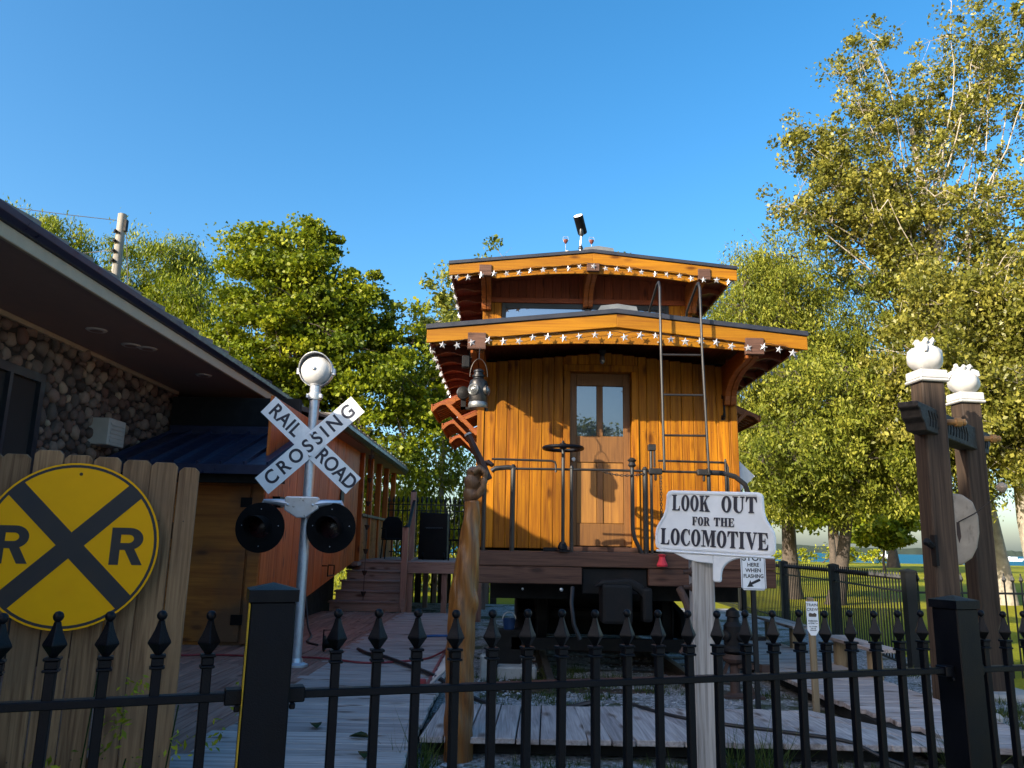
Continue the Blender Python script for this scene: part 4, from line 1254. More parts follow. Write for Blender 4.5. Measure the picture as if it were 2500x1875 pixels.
# track and switch stand
for s in (-1, 1):
    x = XC + s * .72
    prof = [(-.065, 0), (.065, 0), (.065, .012), (.012, .03), (.01, .10), (.034, .112), (.034, .14), (-.034, .14), (-.034, .112), (-.01, .10), (-.012, .03), (-.065, .012)]
    o = part('rail', MB().prism(prof, 8.0, Matrix.Translation((x, 7.9, GZ))), 'rail_steel')
    tag(o, '%s steel rail of the track under the caboose' % ('left' if s < 0 else 'right'), 'rail', 'rails of the track')
for k in range(9):
    y = 8.0 + k * .62
    o = part('railway_tie', MB().box((XC - 1.25, y, GZ - .10), (XC + 1.25, y + .2, GZ + .012)), 'timber', bevel=.012)
    tag(o, 'dark wooden tie under the caboose, %s from its open end' % ('first', 'second', 'third', 'fourth', 'fifth', 'sixth', 'seventh', 'eighth', 'ninth')[k], 'tie', 'ties of the track')
ss = thing('switch_stand', 'rusty iron switch stand with lantern head right of the caboose end', 'switch stand', (2.2, 7.9, GZ))
part('column', MB().lathe([(.10, 0), (.10, .03), (.05, .05), (.045, .30), (.10, .33), (.115, .36), (.105, .40)], 14, Matrix.Translation((2.2, 7.9, GZ))), 'rusty', ss, smooth=30)
lh = part('lantern_head', MB().lathe([(.08, .40), (.12, .43), (.115, .46), (.095, .48), (.092, .66), (.06, .70), (.055, .74), (.07, .75), (.06, .80), (.02, .83), (0, .835)], 16, Matrix.Translation((2.2, 7.9, GZ))), 'cast_iron', ss, smooth=30)
for a in range(4):
    an_ = R(90 * a + 30)
    dv = Vector((math.cos(an_), math.sin(an_), 0))
    part('lens', MB().lathe([(.05, .0), (.05, .03), (.03, .045), (0, .05)], 14, frame(Vector((0, 0, 1)).cross(dv), (0, 0, 1), dv, Vector((2.2, 7.9, GZ + .57)) + dv * .08)), 'lens_glass' if a == 1 else 'cast_iron', lh, smooth=30)
part('lever', MB().bar((2.22, 7.86, GZ + .30), (2.5, 7.8, GZ + .28), .03, .04).box((2.42, 7.76, GZ + .24), (2.56, 7.84, GZ + .32)), 'rusty', ss)
part('base_plate', MB().box((1.95, 7.78, GZ), (2.45, 8.02, GZ + .03)), 'rusty', ss)
for dx in (-.18, .18):
    part('leg', MB().bar((2.2 + dx * .3, 7.9, GZ + .34), (2.2 + dx, 7.9, GZ + .02), .03, .03), 'rusty', ss)

# ================================================================== RAILROAD CROSSING SIGNAL
PX, PY = -2.135, 8.3
sg = thing('crossing_signal', 'silver railroad crossing signal with white crossbuck, bell and two black flashers', 'crossing signal', (PX, PY, DZ))
part('pole', MB().lathe([(.052, DZ), (.052, 3.1)], 20, Matrix.Translation((PX, PY, 0))), 'galvanised', sg, smooth=True)
part('base_flange', MB().lathe([(.12, DZ), (.12, DZ + .02), (.07, DZ + .04), (.06, DZ + .08)], 20, Matrix.Translation((PX, PY, 0))), 'galvanised', sg, smooth=30)
cl = part('collar', MB().lathe([(.068, 3.06), (.07, 3.07), (.07, 3.13), (.058, 3.14), (.058, 3.21), (.066, 3.22), (.05, 3.25)], 20, Matrix.Translation((PX, PY, 0))), 'cast_silver', sg, smooth=30)
for a in (-1, 1):
    part('bolt', MB().box((PX + a * .07 - .012, PY - .05, 3.08), (PX + a * .07 + .012, PY + .02, 3.12)), 'cast_silver', cl)
# bell: gong facing the viewer, under a hooded cover
bx, bz = PX, 3.385
M = frame((1, 0, 0), (0, 0, 1), (0, -1, 0), (bx, PY, bz))
be = part('bell', MB().lathe([(.165, -.02), (.165, .02), (.155, .06), (.125, .095), (.08, .118), (.04, .126), (.02, .122), (.0, .12)], 32, M), 'bell_paint', sg, smooth=60)
part('hood', MB().lathe([(.178, -.06), (.184, -.02), (.184, .035), (.178, .037), (.176, -.02)], 32, M), 'cast_silver', be, smooth=40)
n = 18
hv = MB()
for i in range(n + 1):
    a = R(-8 + 196 * i / n)
    dpt = .045 + .075 * max(0, math.sin(a))
    for rr, yy in ((.184, PY - .02), (.184, PY - dpt - .02), (.176, PY - dpt - .02), (.176, PY - .02)):
        hv.v.append((bx + rr * math.cos(a), yy, bz + rr * math.sin(a)))
for i in range(n):
    for k in range(4):
        hv.f.append((i * 4 + k, i * 4 + (k + 1) % 4, i * 4 + 4 + (k + 1) % 4, i * 4 + 4 + k))
hv.f += [(0, 1, 2, 3), (n * 4 + 3, n * 4 + 2, n * 4 + 1, n * 4)]
part('visor', hv, 'cast_silver', be, smooth=40)
part('case', MB().lathe([(.12, -.12), (.165, -.08), (.178, -.06)], 28, M), 'cast_silver', be, smooth=40)
part('center_nut', MB().lathe([(.02, .12), (.02, .135), (.01, .142), (0, .143)], 8, M), 'galvanised', be)
for s in (-1, 1):
    part('lug', MB().box((bx + s * .19 - .018, PY - .04, bz - .05), (bx + s * .19 + .018, PY + .01, bz + .02)), 'cast_silver', be, bevel=.004)
# crossbuck
bkz = 2.565
def blade(a_deg, L, y, words, flip):
    M = Matrix.Translation((PX + .005, y, bkz)) @ Matrix.Rotation(R(-a_deg), 4, 'Y')
    b = MB().box((-L / 2, 0, -.113), (L / 2, .004, .113), M)
    o = part('crossbuck_blade', b, 'sign_white', sg)
    w = world_loc(o)
    for body, cx, size, sp_ in words:
        T = Matrix.Translation(-w) @ M @ Matrix.Translation((cx, -.0015, 0)) @ FACE
        text('lettering', body, size, 'letter_navy', o, T, extrude=.0008, offset=.0045, sx=.92, space=sp_)
    return o
blade(-41.5, 1.29, PY - .062, [('RAIL', -.385, .205, 1.08), ('ROAD', .385, .205, .98)], 0)
cbk = blade(43.0, 1.31, PY - .070, [('CROSSING', 0, .205, 1.40)], 1)
for dz_ in (.115, -.115):
    part('bolt', MB().lathe([(.018, 0), (.018, .008), (.008, .012), (0, .013)], 8, frame((1, 0, 0), (0, 0, 1), (0, -1, 0), (PX + .01, PY - .070, bkz + dz_))), 'galvanised', sg)
part('sign_clamp', MB().box((PX - .07, PY - .056, bkz - .17), (PX + .07, PY + .06, bkz - .14)).box((PX - .07, PY - .056, bkz + .13), (PX + .07, PY + .06, bkz + .16)), 'galvanised', sg)
# crossarm with junction box and flashers
jz = 1.92
jb = part('junction_box', MB().prism([(PX - .175, jz + .085), (PX - .155, jz + .095), (PX + .155, jz + .095), (PX + .175, jz + .085), (PX + .18, jz - .03), (PX + .05, jz - .125), (PX - .04, jz - .125), (PX - .175, jz - .045)][::-1], .07, Matrix.Translation((PX * 0 - .03, PY - .13, 0))), 'cast_silver', sg, bevel=.012, seg=2)
for dx in (-.14, .12):
    part('bolt', MB().lathe([(.014, 0), (.014, .01), (0, .014)], 8, frame((1, 0, 0), (0, 0, 1), (0, -1, 0), (PX + dx - .03, PY - .132, jz + .01))), 'galvanised', jb)
for s in (-1, 1):
    part('cross_arm', MB().tube([(PX - .03 + s * .15, PY - .09, jz + .02), (PX - .03 + s * .25, PY - .09, jz + .035), (PX - .03 + s * .40, PY - .06, jz + .04), (PX - .03 + s * .42, PY - .06, jz - .02)], [.045, .035, .028, .03], 10), 'galvanised', sg, smooth=30)
for dx, dz_ in ((-2.58, 1.69), (-1.845, 1.70)):
    M = frame((1, 0, 0), (0, 0, 1), (0, -1, 0), (dx, PY - .10, dz_))
    fl = part('flasher_disc', MB().lathe([(.254, -.006), (.257, 0), (.254, .006)], 44, M), 'disc_black', sg, smooth=20)
    hd = MB()
    n = 16
    for i in range(n + 1):
        a = R(-25 + 230 * i / n)
        ext = .10 + .19 * (.5 + .5 * math.sin(a))
        for rr, yy in ((.122, .006), (.116, ext), (.110, ext), (.116, .006)):
            hd.v.append((dx + rr * math.cos(a), PY - .10 - yy, dz_ + rr * math.sin(a)))
    for i in range(n):
        for k in range(4):
            hd.f.append((i * 4 + k, i * 4 + (k + 1) % 4, i * 4 + 4 + (k + 1) % 4, i * 4 + 4 + k))
    part('hood', hd, 'disc_black', fl, smooth=40)
    part('lens', MB().lathe([(.108, .008), (.08, .018), (0, .024)], 24, M), 'red_lens', fl, smooth=True)
    part('lamp_case', MB().lathe([(.06, -.14), (.11, -.09), (.12, -.007)], 20, M), 'disc_black', fl, smooth=30)
    for ax, az in ((0, .19), (.19, .02), (0, -.19), (-.19, .02)):
        part('screw', MB().lathe([(.006, .006), (.004, .010), (0, .011)], 8, frame((1, 0, 0), (0, 0, 1), (0, -1, 0), (dx + ax, PY - .10, dz_ + az))), 'galvanised', fl)

# ================================================================== LOOK OUT SIGN
# slab-serif capitals drawn as strokes; unit cap height
def ell(cx, cz, rx, rz, a0=0, a1=360, n=28):
    return [(cx + rx * math.cos(R(a0 + (a1 - a0) * i / n)), cz + rz * math.sin(R(a0 + (a1 - a0) * i / n))) for i in range(n + (0 if abs(a1 - a0) >= 360 else 1))]
def rect(x0, z0, x1, z1): return [(x0, z0), (x1, z0), (x1, z1), (x0, z1)]
S, HR, SF = .215, .075, .07     # stem, hairline, serif
def glyph(c):
    """returns (width, polygons, rings); a ring is (outer, inner) of equal length"""
    P = []; Q = []
    def stem(x, z0=0, z1=1, b=True, t=True, ov=.07):
        P.append([(x, z0), (x + S, z0), (x + S, z1), (x, z1)])
        if b: P.append([(x - ov, z0), (x + S + ov, z0), (x + S + ov, z0 + SF * .75), (x + S, z0 + SF * 1.4), (x, z0 + SF * 1.4), (x - ov, z0 + SF * .75)])
        if t: P.append([(x - ov, z1), (x - ov, z1 - SF * .75), (x, z1 - SF * 1.4), (x + S, z1 - SF * 1.4), (x + S + ov, z1 - SF * .75), (x + S + ov, z1)])
    if c == 'L':
        stem(.07); P.append(rect(.07, 0, .60, HR)); P.append([(.46, HR), (.60, 0), (.62, .30), (.575, .30), (.55, .16)]); return .66, P, Q
    if c == 'O':
        Q.append((ell(.33, .5, .32, .52), ell(.33, .5, .125, .43))); return .66, P, Q
    if c == 'K':
        stem(.07); P.append([(.28, .36), (.28, .48), (.55, .93), (.66, .93)]); P.append([(.34, .58), (.46, .70), (.72, .07), (.48, .07)])
        P.append(rect(.46, .93, .76, 1)); P.append(rect(.42, 0, .80, .07)); return .80, P, Q
    if c == 'U':
        P.append(rect(.08, .30, .08 + S, 1)); P.append(rect(0, .93, .37, 1)); P.append(rect(.60, .30, .67, 1)); P.append(rect(.50, .93, .77, 1))
        o_ = ell(.375, .30, .295, .32, 180, 360, 18); i_ = ell(.4475, .30, .1525, .24, 180, 360, 18)
        Q.append((o_, i_)); return .78, P, Q
    if c == 'T':
        stem(.25, t=False); P.append(rect(.02, .92, .70, 1)); P.append([(.02, .92), (0, .66), (.045, .66), (.10, .80), (.20, .92)]); P.append([(.70, .92), (.72, .66), (.675, .66), (.62, .80), (.52, .92)]); return .72, P, Q
    if c == 'F':
        stem(.07); P.append(rect(.07, .92, .60, 1)); P.append([(.60, .92), (.62, .66), (.575, .66), (.54, .80), (.44, .92)]); P.append(rect(.285, .475, .46, .545)); P.append([(.44, .34), (.48, .34), (.48, .68), (.44, .68)]); return .64, P, Q
    if c == 'E':
        stem(.07); P.append(rect(.07, .92, .62, 1)); P.append([(.62, .92), (.64, .68), (.595, .68), (.56, .80), (.46, .92)]); P.append(rect(.285, .475, .46, .545)); P.append([(.44, .35), (.48, .35), (.48, .67), (.44, .67)])
        P.append(rect(.07, 0, .64, HR)); P.append([(.48, HR), (.64, 0), (.66, .32), (.615, .32), (.59, .18)]); return .70, P, Q
    if c == 'R':
        stem(.07); P.append(rect(.28, .925, .40, 1)); P.append(rect(.28, .44, .40, .51)); Q.append((ell(.40, .72, .24, .28, 90, -90, 16), ell(.38, .72, .07, .205, 90, -90, 16)))
        P.append([(.34, .46), (.52, .46), (.68, .08), (.76, .0), (.56, 0), (.48, .10)]); return .76, P, Q
    if c == 'H':
        stem(.07); stem(.50); P.append(rect(.28, .465, .51, .54)); return .80, P, Q
    if c == 'C':
        Q.append((ell(.36, .5, .35, .52, 38, 322, 26), ell(.42, .5, .19, .44, 48, 312, 26))); P.append([(.60, .98), (.64, .98), (.64, .64), (.60, .64), (.52, .84)]); P.append([(.575, .20), (.60, .30), (.66, .30), (.62, .12)]); return .68, P, Q
    if c == 'M':
        P.append(rect(.11, .05, .17, .95)); P.append(rect(0, 0, .28, .07)); P.append(rect(0, .93, .28, 1)); P.append([(.12, 1), (.34, 1), (.55, .25), (.44, .02)]); P.append([(.44, .02), (.50, .02), (.76, 1), (.70, 1)])
        P.append(rect(.70, .05, .70 + S, .95)); P.append(rect(.62, 0, 1.0, .07)); P.append(rect(.66, .93, 1.0, 1)); return 1.0, P, Q
    if c == 'I':
        stem(.07); return .36, P, Q
    if c == 'V':
        P.append([(.06, .95), (.28, .95), (.48, .28), (.38, -.02)]); P.append([(.38, -.02), (.43, -.02), (.68, .95), (.61, .95)]); P.append(rect(-.02, .93, .36, 1)); P.append(rect(.52, .93, .78, 1)); return .76, P, Q
    return .3, P, Q
def serif_word(name, word, x0, z0, hgt, width, mat, parent, M, depth=.006):
    ws = [glyph(c)[0] for c in word]
    gap = .06
    tot = sum(ws) + gap * (len(word) - 1)
    sx = width / (tot * hgt)
    x = 0
    for ci, c in enumerate(word):
        wd, P, Q = glyph(c)
        if c != ' ':
            b = MB()
            for i, poly in enumerate(P):
                pts = [(x0 + (x + px) * hgt * sx, z0 + pz * hgt) for px, pz in poly]
                area = sum(pts[j][0] * pts[(j + 1) % len(pts)][1] - pts[(j + 1) % len(pts)][0] * pts[j][1] for j in range(len(pts)))
                if area < 0: pts = pts[::-1]
                b.prism(pts, depth + .004, M @ Matrix.Translation((0, -depth - .0002 * i, 0)))
            for oi, (po, pi) in enumerate(Q):
                closed = len(po) == len(pi) and (Vector((po[0][0] - po[-1][0], po[0][1] - po[-1][1])).length < .25) and c == 'O'
                n = len(po); vs = []; fs = []
                for yy in (-depth - .0016 - .0002 * oi, .004):
                    vs += [(x0 + (x + px) * hgt * sx, yy, z0 + pz * hgt) for px, pz in po]
                    vs += [(x0 + (x + px) * hgt * sx, yy, z0 + pz * hgt) for px, pz in pi]
                for i in range(n if closed else n - 1):
                    j = (i + 1) % n
                    fs += [(i, j, n + j, n + i), (2 * n + j, 2 * n + i, 3 * n + i, 3 * n + j), (j, i, 2 * n + i, 2 * n + j), (n + i, n + j, 3 * n + j, 3 * n + i)]
                if not closed:
                    fs += [(0, n, 3 * n, 2 * n), (n - 1, 3 * n - 1, 4 * n - 1, 2 * n - 1)]
                b.add(vs, fs, M)
            put('letter', b.mesh('letter', mat), parent)
        x += wd + gap

LKX, LKY = 1.115, 4.5
lk = thing('look_out_sign', 'white cast metal sign reading LOOK OUT FOR THE LOCOMOTIVE', 'sign', (LKX + .035, LKY - .02, 1.535))
TH = R(30)                                             # right end turned towards the viewer
SGN = Matrix.Rotation(-TH, 4, 'Z') @ Matrix.Rotation(R(2.3), 4, 'Y') @ Matrix.Diagonal((.775, .845, .86, 1))
def outline(inset):
    i = inset
    right_side = [(.320 - i * .6, .400 - i), (.345 - i, .392 - i), (.358 - i, .372 - i * .8), (.360 - i, .33), (.366 - i, .27), (.382 - i, .225), (.410 - i, .185), (.432 - i, .15), (.44 - i, .11), (.44 - i, .04 + i), (.432 - i, .015 + i), (.40 - i, 0 + i)]
    left_side = [(-x, z) for x, z in reversed(right_side)]
    return right_side + left_side
ol = outline(0)[::-1]
pl = part('plate', MB().prism(ol, .022, SGN), 'cast_white', lk, bevel=.004, seg=2, local=True)
o1, o2 = outline(.010), outline(.022)
n = len(o1)
rim = MB()
vs = [(x, -.007, z) for x, z in o1] + [(x, -.007, z) for x, z in o2] + [(x, .002, z) for x, z in o1] + [(x, .002, z) for x, z in o2]
fs = []
for i in range(n):
    j = (i + 1) % n
    fs += [(i, n + i, n + j, j), (i, j, 2 * n + j, 2 * n + i), (n + j, n + i, 3 * n + i, 3 * n + j)]
rim.add(vs, fs, SGN)
part('raised_border', rim, 'cast_white', lk, local=True, merge=True)
serif_word('letter', 'LOOK', -.310, .265, .105, .285, 'letter_navy', lk, SGN)
serif_word('letter', 'OUT', .060, .265, .105, .255, 'letter_navy', lk, SGN)
serif_word('letter', 'FOR', -.155, .172, .056, .132, 'letter_navy', lk, SGN)
serif_word('letter', 'THE', .005, .172, .056, .150, 'letter_navy', lk, SGN)
serif_word('letter', 'LOCOMOTIVE', -.395, .036, .108, .79, 'letter_navy', lk, SGN)
part('lower_ledge', MB().box((-.43, -.012, -.016), (.43, .030, -.0005), SGN), 'cast_white', lk, bevel=.005, local=True)
# bracket leg with a quarter curve on each side
brk = [(.0, -.016), (.0, -.175), (.008, -.185), (.052, -.185), (.060, -.175), (.060, -.14)] + [(.062 + .165 * (1 - math.cos(R(a))), -.135 + .112 * math.sin(R(a))) for a in range(8, 91, 10)] + [(.24, -.016)]
part('bracket', MB().prism(brk[::-1], .03, SGN @ Matrix.Translation((0, -.006, 0))), 'cast_white', lk, bevel=.005, local=True)
brl = [(-.02 - .20 * (1 - math.cos(R(a))), -.06 + .035 * math.sin(R(a))) for a in range(0, 91, 15)]
part('bracket', MB().prism([(-.0, -.016), (-.30, -.016)] + [(-.26, -.03), (-.20, -.052), (-.12, -.066), (0, -.07)], .024, SGN @ Matrix.Translation((0, -.003, 0))), 'cast_white', lk, bevel=.004, local=True)

po = thing('sign_post', 'split grey weathered timber post holding the LOOK OUT sign', 'post', (LKX, LKY + .06, 0))
PM = Matrix.Translation((LKX - .005, LKY + .10, 0)) @ Matrix.Rotation(R(-4), 4, 'Z')
part('timber', MB().box((-.062, -.062, 0), (.062, .062, 1.53), PM), 'grey_z', po, bevel=.006)
for zz, s in ((1.425, 1), (1.34, .9)):
    bl = MB().lathe([(.011 * s, -.02), (.026 * s, -.018), (.028 * s, 0), (.02 * s, .01), (.013 * s, .014), (.013 * s, .042), (0, .044)], 10, PM @ frame((0, 1, 0), (0, 0, 1), (-1, 0, 0), (-.064, -.03, zz)))
    part('bolt', bl, 'rusty', po, smooth=30)

# ================================================================== FRONT IRON FENCE
FA, FB = Vector((-.488, 2.336, 0)), Vector((1.61, 3.15, 0))
FD = (FB - FA) / 19.0
FANG = math.atan2(FD.y, FD.x)
def fpt(k, z=0.0):
    p = FA + FD * k
    return Vector((p.x, p.y, z))
def ftip(k): return 1.3635 - .0015 * max(0, k)
fe = thing('iron_fence', 'black iron fence with ball-topped spear pickets across the foreground', 'fence', fpt(9, 0), FANG)
LZ = -.0015
SQ = Matrix.Rotation(R(45), 4, 'Z')
sh_me = MB().box((-.0125, -.0125, -1.45), (.0125, .0125, -.145)).mesh('picket', 'iron', bevel=.0025)
fi_me = MB().lathe([(.010, -.113), (.012, -.109), (.0305, -.084), (.0285, -.078), (.0225, -.066), (.0160, -.051), (.0115, -.037), (.0090, -.026)], 4, Matrix.Rotation(R(90), 4, 'Z')).mesh('finial', 'iron', bevel=.0015)
ba_me = MB().lathe([(.0, -.0272), (.0075, -.0252), (.0118, -.0198), (.0135, -.0136), (.0118, -.0074), (.0075, -.002), (0, 0)], 14).mesh('ball', 'iron', smooth=80)
cm = MB()
for r, z0, z1 in ((.0195, -.121, -.113), (.0155, -.1415, -.121), (.0190, -.1490, -.1415)):
    cm.box((-r, -r, z0), (r, r, z1))
co_me = cm.mesh('collar', 'iron', bevel=.0022)
step = FD.length
def picket(k):
    z = ftip(k)
    o = put('picket', sh_me, fe, ((k - 9) * step, 0, z + random.uniform(-.002, .002)), rot=(R(random.uniform(-.4, .4)), R(random.uniform(-.35, .35)), R(random.uniform(-5, 5))))
    for nm, me in (('finial', fi_me), ('ball', ba_me), ('collar', co_me)):
        put(nm, me, o, (0, 0, 0))
for k in [-8.0, -7.03, -6.0, -4.99, -3.94, -2.9] + list(range(0, 20)) + [21.78, 22.83, 23.84, 24.9]:
    picket(k)
def frail(k0, k1, z0, z1):
    a = Vector(((k0 - 9) * step, 0, z0)); b = Vector(((k1 - 9) * step, 0, z1))
    part('rail', MB().bar(a, b, .034, .022), 'iron', fe, local=True, bevel=.0025)
for k0, k1 in ((-9, -2.15), (-1.05, 19.95), (21.2, 26)):
    for dz_ in (-.225, -1.2):
        frail(k0, k1, ftip(k0) + dz_, ftip(k1) + dz_)
for k, wdt in ((-1.58, .060), (20.56, .058)):
    x = (k - 9) * step; zt = 1.418 if k < 0 else 1.372
    p = part('post', MB().box((x - wdt, -wdt, -.1), (x + wdt, wdt, zt - .03)), 'iron', fe, local=True, bevel=.004)
    rot_ = Matrix.Translation((x, 0, 0))
    cpm = MB().box((x - wdt - .006, -wdt - .006, zt - .03), (x + wdt + .006, wdt + .006, zt + .002))
    w_ = wdt + .006
    cpm.add([(x - w_, -w_, zt + .002), (x + w_, -w_, zt + .002), (x + w_, w_, zt + .002), (x - w_, w_, zt + .002), (x, 0, zt + .02)], [(0, 1, 4), (1, 2, 4), (2, 3, 4), (3, 0, 4)])
    part('cap', cpm, 'iron', p, local=True)
    for s in (-1, 1):
        z_ = ftip(max(0, k)) - .225
        part('rail_bracket', MB().box((x + s * wdt - (0 if s > 0 else .045), -.026, z_ - .02), (x + s * wdt + (.045 if s > 0 else 0), .026, z_ + .02)).box((x + s * (wdt + .012) - .008, -.034, z_ - .036), (x + s * (wdt + .012) + .008, -.02, z_ - .02)), 'iron', p, local=True, bevel=.003)
tp = part('yellow_reflection', MB().box(((-1.58 - 9) * step - .0616, -.058, .9), ((-1.58 - 9) * step - .0604, .0, 1.383)), 'plastic_reflection_yellow', fe, local=True)  # yellow reflection on the post's left face, painted as a strip

# ================================================================== BOARD FENCE AND ROUND SIGN
wf = thing('board_fence', 'dog-eared brown board fence at the lower left', 'fence', (-1.74, 4.36, 0), R(14))
xx = 0.0
k = 0
tops = [1.945, 1.968, 1.975, 1.985, 1.99, 2.01, 1.985, 1.98, 2.0, 1.99, 2.0]
wid = [.105, .137, .140, .137, .139, .140, .138, .140, .139, .14, .14]
for k in range(11):
    wd = wid[k]; zt = tops[k]
    x1 = xx; x0 = xx - wd
    c = .022
    poly = [(x0, .02), (x1, .02), (x1, zt - c), (x1 - c, zt), (x0 + c, zt), (x0, zt - c)]
    dy = random.uniform(-.004, .004)
    M = Matrix.Translation((0, dy, 0)) @ Matrix.Rotation(R(random.uniform(-.25, .25)), 4, 'Y')
    b = MB().prism(poly, .018, M)
    part('picket_board', b, 'fence_wood', wf, local=True, bevel=.003)
    for zz in (.45, 1.65):
        part('nail', MB().lathe([(.004, 0), (.003, .002), (0, .003)], 6, frame((1, 0, 0), (0, 0, 1), (0, -1, 0), (x0 + wd / 2, dy, zz))), 'rusty', wf, local=True)
    xx = x0 - random.uniform(.004, .009)
for zz in (.4, 1.6):
    part('back_rail', MB().box((-1.6, .024, zz - .045), (-.01, .062, zz + .045)), 'fence_wood', wf, local=True)

ys = thing('round_railroad_sign', 'round yellow railroad advance sign with black cross and two R letters', 'sign', (-2.285, 4.148, 1.511), R(14))
SR = .428
def disc(r, y, t, mat, nm, parent):
    return part(nm, MB().lathe([(r, 0), (r, t)], 64, frame((1, 0, 0), (0, 0, 1), (0, -1, 0), (0, y, 0))), mat, parent, local=True, smooth=20)
dk = disc(SR, .0, .003, 'sign_yellow', 'disc', ys)
def ring(r0, r1, y, mat, nm):
    b = MB(); n = 64
    for r in (r0, r1):
        for i in range(n):
            a = 2 * math.pi * i / n; b.v.append((r * math.cos(a), y, r * math.sin(a)))
    for i in range(n):
        j = (i + 1) % n; b.f.append((i, j, n + j, n + i))
    return part(nm, b, mat, ys, local=True)
ring(SR - .024, SR - .010, -.0042, 'letter_black', 'border_band')
for a, yv in ((45, -.0044), (-45, -.0048)):
    h = .047
    rr = math.sqrt((SR - .020) ** 2 - h * h)
    arcp = []
    n = 6
    b = MB()
    a0 = math.asin(h / (SR - .018))
    pts = [((SR - .018) * math.cos(a0 - 2 * a0 * i / n), (SR - .018) * math.sin(a0 - 2 * a0 * i / n)) for i in range(n + 1)]
    pts = pts + [(-x, -z) for x, z in pts]
    ca, sa = math.cos(R(a)), math.sin(R(a))
    vs = [(x * ca - z * sa, yv, x * sa + z * ca) for x, z in pts]
    b.add(vs, [tuple(range(len(vs)))[::-1]])
    part('cross_band', b, 'letter_black', ys, local=True)
for sx_ in (-1, 1):
    ox, oz, hh, sw = sx_ * .272 - .078, -.096, .192, .046
    bR = MB()
    ou = [(ox + .088 + .068 * math.cos(R(t)), oz + hh - .0575 + .0575 * math.sin(R(t))) for t in range(90, -91, -12)]
    inn = [(ox + .084 + .026 * math.cos(R(t)), oz + hh - .0575 + .0215 * math.sin(R(t))) for t in range(90, -91, -12)]
    vs = [(x, -.0046, z) for x, z in [(ox + sw, oz + hh)] + ou + [(ox + sw, oz + hh - .115)]] + [(x, -.0046, z) for x, z in [(ox + sw, oz + hh - .036)] + inn + [(ox + sw, oz + hh - .079)]]
    nn = len(ou) + 2
    bR.add(vs, [(i, nn + i, nn + i + 1, i + 1) for i in range(nn - 1)])
    bR.add([(ox, -.0046, oz), (ox + sw, -.0046, oz), (ox + sw, -.0046, oz + hh), (ox, -.0046, oz + hh)], [(0, 1, 2, 3)])
    bR.add([(ox + .070, -.0046, oz + .078), (ox + .112, -.0046, oz), (ox + .162, -.0046, oz), (ox + .116, -.0046, oz + .084)], [(0, 1, 2, 3)])
    part('letter', bR, 'letter_black', ys, local=True)
for zz in (.37, -.37):
    part('screw', MB().lathe([(.009, 0), (.006, .004), (0, .005)], 8, frame((1, 0, 0), (0, 0, 1), (0, -1, 0), (.01 if zz > 0 else -.02, -.003, zz))), 'rusty', ys, local=True)

# ================================================================== CARVED ARM
def blob_mesh(name, balls, segs, voxel, mat):
    """continuous carved body: overlapping balls and tapered limbs fused with a voxel remesh"""
    bm = bmesh.new()
    for (c, r, sc) in balls:
        M = Matrix.Translation(c) @ Matrix.Diagonal((*sc, 1))
        bmesh.ops.create_icosphere(bm, subdivisions=3, radius=r, matrix=M)
    me = bpy.data.meshes.new(name + '_src')
    bm.to_mesh(me); bm.free()
    extra = MB()
    for pts, rad in segs:
        extra.tube(pts, rad, 14)
    m2 = extra.mesh(name + '_seg', None)
    bm = bmesh.new(); bm.from_mesh(me); bm.from_mesh(m2)
    bmesh.ops.recalc_face_normals(bm, faces=bm.faces)
    bm.to_mesh(me); bm.free()
    tmp = bpy.data.objects.new(name + '_tmp', me)
    COL.objects.link(tmp)
    md = tmp.modifiers.new('r', 'REMESH'); md.mode = 'VOXEL'; md.voxel_size = voxel; md.use_smooth_shade = True
    sm = tmp.modifiers.new('s', 'SMOOTH'); sm.iterations = 3; sm.factor = .5
    dg = bpy.context.evaluated_depsgraph_get()
    out = bpy.data.meshes.new_from_object(tmp.evaluated_get(dg))
    bpy.data.objects.remove(tmp); bpy.data.meshes.remove(me); bpy.data.meshes.remove(m2)
    out.name = name
    out.materials.clear(); out.materials.append(MATS[mat])
    out.polygons.foreach_set('use_smooth', [True] * len(out.polygons))
    return out
AY = 5.5
ca = thing('carved_arm', 'carved log arm rising to a wooden fist beside the caboose', 'carving', (-.31, AY, GZ))
o0 = Vector((-.31, AY, GZ))
def L3(x, z, y=0.0): return Vector((x, AY + y, z)) - o0
forearm = [([L3(-.305, GZ - .1), L3(-.31, .5), L3(-.315, .9), L3(-.308, 1.15), L3(-.295, 1.32), L3(-.278, 1.48), L3(-.27, 1.62), L3(-.265, 1.75), L3(-.262, 1.86)],
            [.098, .097, .096, .097, .091, .080, .068, .058, .052])]
me = blob_mesh('forearm', [(L3(-.345, 1.12, -.01), .06, (1, 1, 2.2)), (L3(-.245, 1.18, -.02), .05, (1, 1, 2.0))], forearm, .009, 'log')
for v in me.vertices:                                   # adze facets and cracks
    p = v.co
    an_ = math.atan2(p.y, p.x)
    v.co.x += .006 * math.sin(p.z * 23 + p.y * 40) * math.sin(p.z * 7) - .005 * math.cos(an_) * max(0, math.sin(an_ * 9 + p.z * 1.3)) ** 8
    v.co.y += .006 * math.sin(p.z * 19 + p.x * 50) - .005 * math.sin(an_) * max(0, math.sin(an_ * 9 + p.z * 1.3)) ** 8
put('forearm', me, ca)
